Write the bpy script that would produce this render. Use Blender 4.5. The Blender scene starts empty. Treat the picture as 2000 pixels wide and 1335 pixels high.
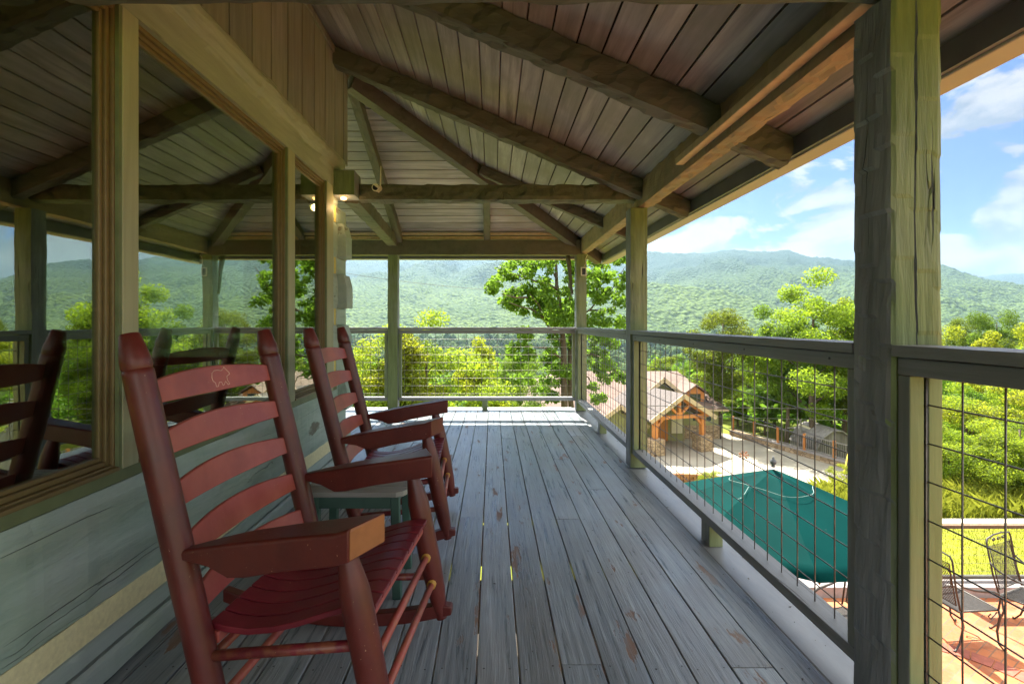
import bpy, bmesh, math, random
import numpy as np
from mathutils import Vector, Matrix, noise as mnoise

S = bpy.context.scene
C = S.collection
R = math.radians
H = 1.14            # camera height above the deck
F = 970.0           # focal length in photo pixels (photo 2000 px wide)

# ------------------------------------------------------------------ camera
cd = bpy.data.cameras.new("camera")
cam = bpy.data.objects.new("camera", cd)
C.objects.link(cam)
cam.location = (0, 0, H)
cam.rotation_euler = (R(90), 0, 0)
cd.sensor_width = 36.0
cd.lens = 36.0 * F / 2000.0
cd.shift_x = 0.019
cd.shift_y = -0.01875
cd.clip_start = 0.02
cd.clip_end = 30000
S.camera = cam

# ------------------------------------------------------------------ light
SUN_EL, SUN_AZ = 53.0, -6.0           # azimuth from +Y towards +X
sd = Vector((math.sin(R(SUN_AZ)) * math.cos(R(SUN_EL)), math.cos(R(SUN_AZ)) * math.cos(R(SUN_EL)), math.sin(R(SUN_EL))))
sl = bpy.data.lights.new("sun", 'SUN')
sl.energy = 4.6
sl.angle = R(0.5)
sl.color = (1.0, 0.93, 0.80)
so = bpy.data.objects.new("sun", sl)
C.objects.link(so)
so.rotation_euler = (-sd).to_track_quat('-Z', 'Y').to_euler()
so.location = (0, 0, 60)

W = bpy.data.worlds.new("World")
S.world = W
W.use_nodes = True
SKY_STRENGTH = 0.075
S.view_settings.view_transform = 'Standard'
S.view_settings.look = 'None'
S.view_settings.gamma = 1.0
S.view_settings.exposure = 2.35
S.cycles.use_denoising = True
S.cycles.max_bounces = 10
S.cycles.diffuse_bounces = 5
S.cycles.glossy_bounces = 5
S.cycles.transmission_bounces = 6
S.cycles.transparent_max_bounces = 12
S.cycles.volume_bounces = 0
S.cycles.sample_clamp_indirect = 6.0


# ------------------------------------------------------------------ node helpers
class NT:
    def __init__(s, tree):
        s.t = tree
        s.t.nodes.clear()

    def n(s, typ, **kw):
        nd = s.t.nodes.new(typ)
        for k, v in kw.items():
            setattr(nd, k, v)
        return nd

    def l(s, a, b):
        s.t.links.new(a, b)

    def val(s, sock, v):
        if hasattr(v, 'is_linked') or isinstance(v, bpy.types.NodeSocket):
            s.l(v, sock)
        else:
            sock.default_value = v

    def math(s, op, a, b=0.0, c=0.0, clamp=False):
        m = s.n('ShaderNodeMath', operation=op, use_clamp=clamp)
        s.val(m.inputs[0], a); s.val(m.inputs[1], b)
        if len(m.inputs) > 2: s.val(m.inputs[2], c)
        return m.outputs[0]

    def mix(s, f, a, b, blend='MIX'):
        m = s.n('ShaderNodeMix', data_type='RGBA', blend_type=blend)
        s.val(m.inputs[0], f)
        for k, v in ((6, a), (7, b)):
            if isinstance(v, (tuple, list)): v = tuple(v) + ((1,) if len(v) == 3 else ())
            s.val(m.inputs[k], v)
        return m.outputs[2]

    def noise(s, vec, scale, detail=4, rough=0.55, dist=0.0):
        m = s.n('ShaderNodeTexNoise')
        if vec is not None: s.l(vec, m.inputs['Vector'])
        m.inputs['Scale'].default_value = scale
        m.inputs['Detail'].default_value = detail
        m.inputs['Roughness'].default_value = rough
        m.inputs['Distortion'].default_value = dist
        return m.outputs[0]

    def ramp(s, f, stops):
        m = s.n('ShaderNodeValToRGB')
        e = m.color_ramp.elements
        while len(e) < len(stops): e.new(0.5)
        for k, (p, c) in enumerate(stops):
            e[k].position = p
            e[k].color = tuple(c) + (1,) if len(c) == 3 else c
        s.l(f, m.inputs[0])
        return m.outputs[0]

    def rng(s, f, a, b, c=0.0, d=1.0):
        m = s.n('ShaderNodeMapRange')
        s.val(m.inputs[0], f)
        for k, v in zip((1, 2, 3, 4), (a, b, c, d)): m.inputs[k].default_value = v
        return m.outputs[0]

    def mapping(s, vec, scale=(1, 1, 1), rot=(0, 0, 0), loc=(0, 0, 0)):
        m = s.n('ShaderNodeMapping')
        s.l(vec, m.inputs[0])
        m.inputs['Scale'].default_value = scale
        m.inputs['Rotation'].default_value = rot
        m.inputs['Location'].default_value = loc
        return m.outputs[0]

    def bump(s, h, strength, dist):
        m = s.n('ShaderNodeBump')
        m.inputs['Strength'].default_value = strength
        m.inputs['Distance'].default_value = dist
        s.l(h, m.inputs['Height'])
        return m.outputs[0]


def newmat(name):
    m = bpy.data.materials.new(name)
    m.use_nodes = True
    k = NT(m.node_tree)
    out = k.n('ShaderNodeOutputMaterial')
    b = k.n('ShaderNodeBsdfPrincipled')
    k.l(b.outputs[0], out.inputs[0])
    return m, k, b, out


def plain(name, col, rough=0.6, metal=0.0, var=0.15, scale=20, bump=0.0, spec=0.5):
    m, k, b, o = newmat(name)
    tc = k.n('ShaderNodeTexCoord').outputs['Object']
    nz = k.noise(tc, scale, 4)
    c = k.mix(k.rng(nz, 0.3, 0.7), tuple(x * (1 - var) for x in col), tuple(min(1, x * (1 + var)) for x in col))
    k.l(c, b.inputs['Base Color'])
    b.inputs['Roughness'].default_value = rough
    b.inputs['Metallic'].default_value = metal
    b.inputs['Specular IOR Level'].default_value = spec
    if bump: k.l(k.bump(nz, bump, 0.004), b.inputs['Normal'])
    return m


def wood(name, c1, c2, axis='Y', rough=0.6, grain=38, stretch=0.05, bump=0.5, bdist=0.003,
         blotch=None, blotch_amt=0.5, chip=None, chip_lo=0.62, crack=0.0, island=0.25, spec=0.4, green_bounce=None, chip_scale=3.0, chip_stretch=0.25):
    """painted or weathered timber with grain running along one axis"""
    m, k, b, o = newmat(name)
    tc = k.n('ShaderNodeTexCoord').outputs['Object']
    geo = k.n('ShaderNodeNewGeometry')
    isl = geo.outputs['Random Per Island']
    off = k.n('ShaderNodeCombineXYZ')
    k.l(k.math('MULTIPLY', isl, 37.0), off.inputs[0]); k.l(k.math('MULTIPLY', isl, 91.0), off.inputs[1]); k.l(k.math('MULTIPLY', isl, 53.0), off.inputs[2])
    va = k.n('ShaderNodeVectorMath', operation='ADD')
    k.l(tc, va.inputs[0]); k.l(off.outputs[0], va.inputs[1])
    tc2 = va.outputs[0]
    sc = [1.0, 1.0, 1.0]
    sc['XYZ'.index(axis)] = stretch
    mp = k.mapping(tc2, tuple(sc))
    g = k.noise(mp, grain, 6, 0.65, 0.4)
    g2 = k.noise(mp, grain * 3.2, 3, 0.6)
    big = k.noise(tc2, 1.7, 3, 0.6)
    col = k.mix(k.rng(g, 0.3, 0.7), c1, c2)
    if blotch: col = k.mix(k.math('MULTIPLY', k.rng(big, 0.42, 0.62), blotch_amt), col, blotch)
    if green_bounce:  # green bounce light painted onto the faces turned towards the camera
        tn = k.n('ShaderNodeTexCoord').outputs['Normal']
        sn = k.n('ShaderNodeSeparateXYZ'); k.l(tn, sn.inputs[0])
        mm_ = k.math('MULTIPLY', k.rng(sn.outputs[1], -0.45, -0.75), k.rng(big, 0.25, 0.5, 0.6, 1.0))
        col = k.mix(mm_, col, k.mix(k.rng(g, 0.3, 0.7), green_bounce[0], green_bounce[1]))
    # per board shade
    sh = k.math('ADD', k.math('MULTIPLY', isl, island), 1.0 - island * 0.5)
    hsv = k.n('ShaderNodeHueSaturation')
    k.l(sh, hsv.inputs['Value']); k.l(col, hsv.inputs['Color'])
    col = hsv.outputs[0]
    rgh = k.math('ADD', k.math('MULTIPLY', k.math('SUBTRACT', g, 0.5), 0.35), rough)
    hgt = k.math('ADD', g, k.math('MULTIPLY', g2, 0.4))
    if chip:
        cs = [1.0, 1.0, 1.0]
        cs['XYZ'.index(axis)] = chip_stretch
        cm = k.noise(k.mapping(tc2, tuple(cs)), chip_scale, 7, 0.62)
        mk = k.math('MULTIPLY', k.rng(cm, chip_lo, chip_lo + 0.03), k.rng(g, 0.30, 0.5))
        col = k.mix(mk, col, chip)
        rgh = k.math('ADD', rgh, k.math('MULTIPLY', mk, 0.3))
        hgt = k.math('SUBTRACT', hgt, k.math('MULTIPLY', mk, 0.35))
    if crack:
        cs = [1.0, 1.0, 1.0]
        cs['XYZ'.index(axis)] = 0.05
        cn = k.noise(k.mapping(tc2, tuple(cs)), 5.5, 3, 0.5, 0.25)
        ln = k.math('ABSOLUTE', k.math('SUBTRACT', cn, 0.5))
        cn2 = k.noise(tc2, 1.9, 2)
        mk = k.math('MULTIPLY', k.rng(ln, 0.0, 0.0045, 1, 0), k.rng(cn2, 0.54, 0.62))
        mk = k.math('MULTIPLY', mk, crack)
        col = k.mix(mk, col, (0.015, 0.013, 0.010))
        hgt = k.math('SUBTRACT', hgt, k.math('MULTIPLY', mk, 1.5))
    k.l(col, b.inputs['Base Color'])
    k.l(k.math('MAXIMUM', rgh, 0.12), b.inputs['Roughness'])
    b.inputs['Specular IOR Level'].default_value = spec
    k.l(k.bump(hgt, bump, bdist), b.inputs['Normal'])
    return m


# ------------------------------------------------------------------ world: sky with clouds
k = NT(W.node_tree)
wo = k.n('ShaderNodeOutputWorld')
bg = k.n('ShaderNodeBackground')
bg.inputs['Strength'].default_value = SKY_STRENGTH
sky = k.n('ShaderNodeTexSky', sky_type='NISHITA', sun_disc=False)
sky.sun_elevation = R(SUN_EL)
sky.sun_rotation = R(SUN_AZ)
sky.altitude = 500
sky.air_density = 1.0
sky.dust_density = 0.6
sky.ozone_density = 2.5
dirv = k.n('ShaderNodeTexCoord').outputs['Generated']
sep = k.n('ShaderNodeSeparateXYZ')
k.l(dirv, sep.inputs[0])
zz = sep.outputs[2]
cmap = k.mapping(dirv, (1, 1, 1.9), loc=(0.37, 0.2, 0.11))
wrp = k.noise(cmap, 5.0, 5, 0.6)
cn = k.noise(cmap, 7.0, 9, 0.55, 0.3)
cn2 = k.noise(k.mapping(dirv, (1, 1, 1.9), loc=(0.37, 0.18, 0.18)), 7.0, 6, 0.52, 0.3)
low = k.rng(zz, 0.14, 0.36, 0.11, -0.06)
back = k.math('ADD', k.rng(sep.outputs[1], 0.50, 0.10, 0.0, 0.22), k.math('MULTIPLY', k.rng(sep.outputs[0], 0.1, 0.5), k.rng(zz, 0.44, 0.52, 0.0, 0.30)))  # extra unseen clouds behind, overhead and right, added to light the porch
cov = k.math('ADD', k.math('ADD', cn, low), back)
mask = k.rng(cov, 0.53, 0.575)
mask = k.math('MULTIPLY', mask, k.rng(zz, 0.0, 0.05))
shade = k.noise(k.mapping(dirv, (1, 1, 1.9), loc=(0.37, 0.2, 0.16)), 7.5, 7, 0.55)
lit = k.math('ADD', k.rng(k.math('SUBTRACT', cn, cn2), -0.07, 0.07, 0.0, 0.8), k.rng(shade, 0.40, 0.62, 0.0, 0.3), 0, True)
ccol = k.mix(lit, (0.42, 0.43, 0.60), (1.78, 1.56, 1.44))
ccol = k.mix(k.math('MAXIMUM', k.rng(sep.outputs[1], 0.48, 0.0, 0.0, 0.7), k.rng(zz, 0.44, 0.56)), ccol, (9.0, 8.7, 8.4))  # clouds out of view made much brighter as porch fill light
skc = k.mix(1.0, sky.outputs[0], (0.02, 0.095, 0.33), 'MULTIPLY')
k.l(k.mix(k.math('MULTIPLY', mask, 0.92), skc, ccol), bg.inputs[0])
k.l(bg.outputs[0], wo.inputs[0])


# ------------------------------------------------------------------ mesh helpers
class MB:
    def __init__(s):
        s.v = []
        s.f = []

    def add(s, vs, fs):
        o = len(s.v)
        s.v += [tuple(p) for p in vs]
        s.f += [tuple(i + o for i in q) for q in fs]

    def box(s, x0, x1, y0, y1, z0, z1):
        s.add([(x0, y0, z0), (x1, y0, z0), (x1, y1, z0), (x0, y1, z0), (x0, y0, z1), (x1, y0, z1), (x1, y1, z1), (x0, y1, z1)],
              [(0, 3, 2, 1), (4, 5, 6, 7), (0, 1, 5, 4), (1, 2, 6, 5), (2, 3, 7, 6), (3, 0, 4, 7)])
        return s

    def bar(s, p0, p1, w, h, up=(0, 0, 1)):
        p0, p1 = Vector(p0), Vector(p1)
        d = (p1 - p0).normalized()
        u = Vector(up)
        sdv = d.cross(u)
        if sdv.length < 1e-4: sdv = d.cross(Vector((0, 1, 0)))
        sdv.normalize()
        u = sdv.cross(d)
        a, b = sdv * w / 2, u * h / 2
        s.add([p0 - a - b, p0 + a - b, p0 + a + b, p0 - a + b, p1 - a - b, p1 + a - b, p1 + a + b, p1 - a + b],
              [(0, 1, 2, 3), (7, 6, 5, 4), (0, 4, 5, 1), (1, 5, 6, 2), (2, 6, 7, 3), (3, 7, 4, 0)])
        return s

    def tube(s, pts, r, n=6, cap=True):
        pts = [Vector(p) for p in pts]
        m = len(pts)
        rs = r if isinstance(r, (list, tuple)) else [r] * m
        t0 = (pts[1] - pts[0]).normalized()
        ref = Vector((0, 0, 1)) if abs(t0.z) < 0.9 else Vector((1, 0, 0))
        nrm = t0.cross(ref).normalized()
        vs, fs = [], []
        for i in range(m):
            if i == 0: t = t0
            elif i == m - 1: t = (pts[i] - pts[i - 1]).normalized()
            else: t = ((pts[i + 1] - pts[i]).normalized() + (pts[i] - pts[i - 1]).normalized()).normalized()
            nrm = (nrm - t * nrm.dot(t))
            nrm = nrm.normalized() if nrm.length > 1e-6 else t.orthogonal().normalized()
            bn = t.cross(nrm)
            for j in range(n):
                a = 2 * math.pi * j / n
                vs.append(pts[i] + (nrm * math.cos(a) + bn * math.sin(a)) * rs[i])
        for i in range(m - 1):
            for j in range(n):
                j2 = (j + 1) % n
                fs.append((i * n + j, i * n + j2, (i + 1) * n + j2, (i + 1) * n + j))
        if cap:
            fs.append(tuple(range(n - 1, -1, -1)))
            fs.append(tuple((m - 1) * n + j for j in range(n)))
        s.add(vs, fs)
        return s

    def prism(s, poly, dz):
        """poly: list of 3d points (planar), extruded by vector dz"""
        dz = Vector(dz)
        n = len(poly)
        a = [Vector(p) for p in poly]
        s.add(a + [p + dz for p in a], [tuple(range(n - 1, -1, -1)), tuple(range(n, 2 * n))] + [(i, (i + 1) % n, n + (i + 1) % n, n + i) for i in range(n)])
        return s

    def lathe(s, prof, c=(0, 0, 0), n=16):
        vs, fs = [], []
        for r, z in prof:
            for j in range(n):
                a = 2 * math.pi * j / n
                vs.append((c[0] + r * math.cos(a), c[1] + r * math.sin(a), c[2] + z))
        for i in range(len(prof) - 1):
            for j in range(n):
                j2 = (j + 1) % n
                fs.append((i * n + j, i * n + j2, (i + 1) * n + j2, (i + 1) * n + j))
        fs.append(tuple(range(n - 1, -1, -1)))
        fs.append(tuple((len(prof) - 1) * n + j for j in range(n)))
        s.add(vs, fs)
        return s

    def hewn(s, p0, p1, w, h, amp=0.006, seed=0.0, seg=0.05, nw=4, facet=0.18, crack=None, face_soft=False):
        """rough hewn timber, p0-p1 centre line, w across, h up"""
        p0, p1 = Vector(p0), Vector(p1)
        L = (p1 - p0).length
        d = (p1 - p0).normalized()
        up = Vector((0, 0, 1)) if abs(d.z) < 0.9 else Vector((0, 1, 0))
        a = d.cross(up).normalized()
        u = a.cross(d)
        ring = []
        for i in range(nw): ring.append((-0.5 + i / nw, -0.5, (0, -1)))
        for i in range(nw): ring.append((0.5, -0.5 + i / nw, (1, 0)))
        for i in range(nw): ring.append((0.5 - i / nw, 0.5, (0, 1)))
        for i in range(nw): ring.append((-0.5, 0.5 - i / nw, (-1, 0)))
        extra = {}
        if crack:
            # crack = (side normal, position -0.5..0.5 along that side, t0, t1, depth)
            for ci, (nx, ny, pos, t0, t1, dep) in enumerate(crack):
                new = []
                for q in ring: new.append(q)
                for e, dd in ((-0.03, 0), (0.0, 1), (0.03, 0)):
                    pp = pos + e
                    q = (pp, 0.5 * ny, (nx, ny), ci, dd) if ny else (0.5 * nx, pp, (nx, ny), ci, dd)
                    new.append(q)
                ring = new
            cx = lambda q: math.atan2(q[1], q[0])
            ring.sort(key=cx)
        m = max(2, int(L / seg) + 1)
        n = len(ring)
        vs = []
        for i in range(m):
            t = i / (m - 1)
            c = p0.lerp(p1, t)
            for q in ring:
                x, y, nn = q[0], q[1], q[2]
                corner = abs(abs(x) - 0.5) < 1e-6 and abs(abs(y) - 0.5) < 1e-6
                col = math.floor((x if nn[1] else y) * 2.3 + 0.5 * mnoise.noise((t * L * 3.1, seed, 4.0)) + 7.3 * nn[0] + 3.1 * nn[1] + seed)
                ph = (t * L / facet) * (0.8 + 0.4 * mnoise.noise((col * 3.7, seed, 1.2))) + col * 0.61 + mnoise.noise((t * L * 2.2, col * 1.3, seed)) * 0.5
                saw = (ph % 1.0)
                nz = mnoise.noise((x * 3 + seed * 3.1, y * 3 + seed, t * L * 5.0)) + 0.6 * mnoise.noise((x * 7 + seed, y * 7 - seed * 2, t * L * 13.0))
                fa_ = 0.35 if (nn[1] and face_soft) else 1.0
                dsp = amp * fa_ * (nz * 0.9 - saw * 0.9)
                if corner: dsp -= amp * 0.7
                px, py = x * w, y * h
                dx, dy = nn[0], nn[1]
                if corner:
                    dx, dy = (1 if x > 0 else -1) * 0.7, (1 if y > 0 else -1) * 0.7
                px += dx * dsp; py += dy * dsp
                if len(q) > 3:
                    nx, ny, pos, t0, t1, dep = crack[q[3]]
                    wob = 0.06 * mnoise.noise((t * L * 2.5, q[3] * 5.0, seed)) + 0.015 * mnoise.noise((t * L * 14, q[3] * 5.0, seed))
                    on = max(0.0, min(1.0, (t - t0) / 0.05)) * max(0.0, min(1.0, (t1 - t) / 0.05))
                    on *= 0.55 + 0.45 * mnoise.noise((t * L * 4, 3.3, seed + q[3]))
                    on = max(0.0, on)
                    e = (q[0] if ny else q[1]) - pos
                    spread = e * (0.25 + 0.9 * on)
                    if ny: px = (pos + wob + spread) * w
                    else: py = (pos + wob + spread) * h
                    if q[4]:
                        px -= nn[0] * dep * on; py -= nn[1] * dep * on
                vs.append(c + a * px + u * py)
        fs = []
        for i in range(m - 1):
            for j in range(n):
                j2 = (j + 1) % n
                fs.append((i * n + j, i * n + j2, (i + 1) * n + j2, (i + 1) * n + j))
        fs.append(tuple(range(n - 1, -1, -1)))
        fs.append(tuple((m - 1) * n + j for j in range(n)))
        s.add(vs, fs)
        return s

    def build(s, name, mat=None, parent=None, smooth=False, bevel=0.0, kind=None, fix=True):
        me = bpy.data.meshes.new(name)
        me.from_pydata([tuple(p) for p in s.v], [], s.f)
        if fix:
            bm = bmesh.new(); bm.from_mesh(me)
            bmesh.ops.recalc_face_normals(bm, faces=bm.faces)
            bm.to_mesh(me); bm.free()
        if smooth:
            me.polygons.foreach_set('use_smooth', [True] * len(me.polygons))
        if mat: me.materials.append(mat)
        o = bpy.data.objects.new(name, me)
        C.objects.link(o)
        if parent: o.parent = parent
        if bevel:
            b = o.modifiers.new('bevel', 'BEVEL'); b.width = bevel; b.segments = 2; b.limit_method = 'ANGLE'
        if kind: o['kind'] = kind
        return o


def autosmooth(o, ang=40):
    me = o.data
    me.polygons.foreach_set('use_smooth', [True] * len(me.polygons))
    try: me.set_sharp_from_angle(angle=R(ang))
    except Exception: pass
    return o


def tag(o, label, cat, group=None):
    o['label'] = label; o['category'] = cat
    if group: o['group'] = group
    return o


def thing(name, label, cat, loc=(0, 0, 0), rz=0.0, group=None):
    o = bpy.data.objects.new(name, None)
    o.empty_display_size = 0.1
    C.objects.link(o)
    o.location = loc; o.rotation_euler = (0, 0, rz)
    return tag(o, label, cat, group)


def copy_tree(o, parent=None):
    c = o.copy(); C.objects.link(c); c.parent = parent
    for ch in o.children: copy_tree(ch, c)
    return c


def at(px, py, Y):
    """photo pixel to world point at depth Y"""
    return Vector(((px - 962) * Y / F, Y, H - (py - 630) * Y / F))


def np_mesh(name, v, f4, mat, parent=None, smooth=False):
    """fast mesh from numpy arrays: v (n,3), f4 (m,k)"""
    me = bpy.data.meshes.new(name)
    k_ = f4.shape[1]
    me.vertices.add(len(v)); me.vertices.foreach_set('co', np.asarray(v, np.float32).ravel())
    me.loops.add(f4.size); me.loops.foreach_set('vertex_index', f4.astype(np.int32).ravel())
    me.polygons.add(len(f4)); me.polygons.foreach_set('loop_start', np.arange(0, f4.size, k_, dtype=np.int32))
    me.polygons.foreach_set('use_smooth', np.full(len(f4), smooth))
    me.update(); me.validate()
    if mat: me.materials.append(mat)
    o = bpy.data.objects.new(name, me)
    C.objects.link(o)
    if parent: o.parent = parent
    return o


# ------------------------------------------------------------------ materials
M = {}
M['deck'] = wood('deck_paint', (0.11, 0.145, 0.17), (0.35, 0.40, 0.445), 'Y', 0.31, 42, 0.045, 1.0, 0.0035, blotch=(0.20, 0.205, 0.20), blotch_amt=0.6,
                 chip=(0.20, 0.12, 0.08), chip_lo=0.62, island=0.32, spec=0.6, chip_scale=11.0, chip_stretch=0.22)
M['deck_edge'] = wood('deck_edge_paint', (0.17, 0.185, 0.195), (0.28, 0.295, 0.305), 'Y', 0.42, 12, 0.2, 0.4, 0.002, chip=(0.14, 0.12, 0.10), chip_lo=0.66)
M['nail'] = plain('nail_dark', (0.02, 0.02, 0.022), 0.5)
M['log'] = wood('log_wall_paint', (0.23, 0.32, 0.275), (0.39, 0.49, 0.435), 'Y', 0.55, 16, 0.16, 0.9, 0.006, blotch=(0.38, 0.43, 0.43), blotch_amt=0.6,
                crack=0.6, chip=(0.17, 0.17, 0.135), chip_lo=0.60, island=0.1, chip_scale=3.5, chip_stretch=0.3)
M['log_low'] = wood('log_low_paint', (0.26, 0.34, 0.30), (0.36, 0.44, 0.40), 'Y', 0.55, 44, 0.06, 0.7, 0.004, blotch=(0.30, 0.35, 0.36), blotch_amt=0.7, island=0.2)
M['chink'] = plain('chinking', (0.70, 0.65, 0.40), 0.85, 0, 0.1, 60, 0.4)
M['chink_y'] = plain('chinking_yellow', (0.62, 0.52, 0.16), 0.85, 0, 0.1, 60, 0.4)
M['casing'] = wood('casing_paint', (0.30, 0.31, 0.20), (0.38, 0.385, 0.26), 'Z', 0.55, 30, 0.08, 0.4, 0.002, island=0.05)
M['header'] = wood('header_log_paint', (0.235, 0.26, 0.185), (0.34, 0.365, 0.275), 'Y', 0.6, 20, 0.10, 0.7, 0.006, crack=1.0, chip=(0.10, 0.085, 0.055), chip_lo=0.65, island=0.05)
M['siding'] = wood('upper_siding', (0.125, 0.135, 0.115), (0.255, 0.265, 0.23), 'Z', 0.65, 26, 0.07, 0.6, 0.003, island=0.35, blotch=(0.17, 0.16, 0.09))
M['gap'] = plain('dark_gap', (0.012, 0.011, 0.010), 0.9)
M['ceil_y'] = wood('ceiling_board_long', (0.155, 0.15, 0.16), (0.40, 0.385, 0.405), 'Y', 0.5, 22, 0.07, 0.5, 0.003, island=0.4, blotch=(0.19, 0.185, 0.17), blotch_amt=0.7)
M['ceil_x'] = wood('ceiling_board_cross', (0.155, 0.15, 0.16), (0.40, 0.385, 0.405), 'X', 0.5, 22, 0.07, 0.5, 0.003, island=0.4, blotch=(0.20, 0.19, 0.17), blotch_amt=0.7)
M['beam'] = wood('hewn_beam_grey', (0.045, 0.052, 0.032), (0.10, 0.105, 0.07), 'Y', 0.6, 18, 0.12, 0.9, 0.006, crack=0.8, blotch=(0.12, 0.105, 0.075), blotch_amt=0.6, island=0.1)
M['eave'] = wood('eave_beam_tan', (0.13, 0.115, 0.075), (0.25, 0.20, 0.135), 'Y', 0.6, 18, 0.12, 0.9, 0.006, crack=0.8, blotch=(0.28, 0.20, 0.12), blotch_amt=0.5, island=0.1)
M['rafter'] = wood('rafter_stain', (0.042, 0.048, 0.038), (0.11, 0.112, 0.092), 'X', 0.6, 18, 0.12, 0.9, 0.006, crack=0.6, blotch=(0.10, 0.092, 0.08), blotch_amt=0.6, island=0.15)
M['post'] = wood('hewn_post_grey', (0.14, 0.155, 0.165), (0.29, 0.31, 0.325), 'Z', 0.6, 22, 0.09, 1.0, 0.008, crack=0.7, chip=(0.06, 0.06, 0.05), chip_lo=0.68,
                 blotch=(0.12, 0.125, 0.12), blotch_amt=0.55, island=0.05, green_bounce=((0.10, 0.135, 0.05), (0.20, 0.25, 0.105)))  # green on the front faces is bounce light put into the colour
M['rail'] = wood('rail_paint', (0.14, 0.15, 0.155), (0.25, 0.26, 0.26), 'Y', 0.5, 30, 0.06, 0.7, 0.003, crack=0.5, island=0.1, blotch=(0.2, 0.2, 0.19))
M['rail_x'] = wood('rail_paint_cross', (0.14, 0.15, 0.155), (0.25, 0.26, 0.26), 'X', 0.5, 30, 0.06, 0.7, 0.003, crack=0.5, island=0.1, blotch=(0.2, 0.2, 0.19))
M['stile'] = wood('stile_paint', (0.15, 0.165, 0.15), (0.25, 0.265, 0.24), 'Z', 0.5, 30, 0.06, 0.6, 0.003, crack=0.5, island=0.1, green_bounce=((0.13, 0.17, 0.075), (0.24, 0.29, 0.14)))  # front faces carry painted green bounce, as on the posts
M['wire'] = plain('galvanised_wire', (0.17, 0.16, 0.15), 0.5, 0.5, 0.3, 40)
M['gutter'] = plain('gutter_tan', (0.33, 0.305, 0.25), 0.45, 0, 0.06, 4)
M['fascia'] = plain('fascia_dark', (0.085, 0.10, 0.115), 0.5, 0, 0.2, 6)
M['frame'] = plain('window_frame_bronze', (0.17, 0.125, 0.055), 0.45, 0.1, 0.08, 30)
M['reveal'] = plain('reveal_green', (0.14, 0.17, 0.085), 0.55, 0, 0.15, 12)
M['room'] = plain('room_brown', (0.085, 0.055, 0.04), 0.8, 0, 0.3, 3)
M['blind'] = plain('blind_green', (0.80, 0.84, 0.45), 0.6, 0, 0.06, 10)


def chair_mat(name, c1, c2, edge=None):
    m, k, b, o = newmat(name)
    tc = k.n('ShaderNodeTexCoord').outputs['Object']
    nz = k.noise(tc, 9, 4)
    col = k.mix(k.rng(nz, 0.35, 0.65), c1, c2)
    pt = k.n('ShaderNodeNewGeometry').outputs['Pointiness']
    ew = k.math('MULTIPLY', k.rng(pt, 0.57, 0.66), k.rng(k.noise(tc, 26, 4), 0.45, 0.6))
    col = k.mix(k.math('MULTIPLY', ew, 0.75), col, (0.34, 0.15, 0.06))
    dirt = k.noise(tc, 3.2, 5, 0.6)
    col = k.mix(k.math('MULTIPLY', k.rng(dirt, 0.50, 0.72), 0.45), col, tuple(x * 0.45 for x in c1))
    sp = k.noise(tc, 160, 2)
    sp2 = k.noise(tc, 7, 2)
    mk = k.math('MULTIPLY', k.rng(sp, 0.725, 0.75), k.rng(sp2, 0.5, 0.6))
    col = k.mix(mk, col, (0.55, 0.36, 0.22))
    k.l(col, b.inputs['Base Color'])
    k.l(k.math('ADD', k.math('MULTIPLY', nz, 0.25), 0.30), b.inputs['Roughness'])
    b.inputs['Coat Weight'].default_value = 0.12
    b.inputs['Coat Roughness'].default_value = 0.25
    k.l(k.bump(k.noise(k.mapping(tc, (1, 1, 0.25)), 70, 4), 0.3, 0.002), b.inputs['Normal'])
    return m


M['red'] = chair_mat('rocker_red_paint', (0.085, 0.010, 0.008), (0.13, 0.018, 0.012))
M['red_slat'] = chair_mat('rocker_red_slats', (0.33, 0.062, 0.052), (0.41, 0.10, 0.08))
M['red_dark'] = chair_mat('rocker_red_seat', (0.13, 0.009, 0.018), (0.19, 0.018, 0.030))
M['worn_end'] = plain('worn_arm_end', (0.32, 0.125, 0.045), 0.5, 0, 0.12, 25)
M['glue'] = plain('raw_yellow_wood', (0.55, 0.30, 0.06), 0.6)
M['engrave'] = plain('engraved_line', (0.75, 0.52, 0.42), 0.7)
M['table_top'] = wood('table_top_weathered', (0.22, 0.23, 0.215), (0.34, 0.345, 0.325), 'X', 0.5, 36, 0.05, 0.7, 0.002, island=0.3)
M['table_leg'] = plain('table_green', (0.045, 0.105, 0.085), 0.45, 0, 0.15, 12)
M['cam_white'] = plain('camera_white', (0.62, 0.60, 0.48), 0.4)
M['black'] = plain('black_plastic', (0.012, 0.012, 0.013), 0.35)
M['iron'] = plain('wrought_iron', (0.055, 0.05, 0.045), 0.5, 0.4, 0.3, 60)
M['stone_cap'] = plain('curb_stone', (0.26, 0.235, 0.23), 0.7, 0, 0.15, 14, 0.3)
M['olive_wall'] = plain('olive_stucco', (0.26, 0.265, 0.125), 0.8, 0, 0.12, 3, 0.2)
M['cedar'] = wood('orange_cedar', (0.42, 0.155, 0.045), (0.56, 0.235, 0.075), 'Z', 0.5, 8, 0.12, 0.3, 0.01, island=0.15)
M['trim_tan'] = plain('trim_tan', (0.42, 0.33, 0.21), 0.6)
M['winglass'] = plain('far_window_glass', (0.03, 0.04, 0.045), 0.08, 0, 0.1, 2)
M['white_frame'] = plain('pale_frame', (0.66, 0.62, 0.50), 0.5)
M['grey_board'] = wood('grey_barn_board', (0.14, 0.135, 0.13), (0.25, 0.24, 0.23), 'Z', 0.75, 7, 0.08, 0.6, 0.01, island=0.4)
M['cable'] = plain('cable_black', (0.03, 0.03, 0.03), 0.6)
M['cord'] = plain('cord_white', (0.30, 0.42, 0.40), 0.6)


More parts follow.
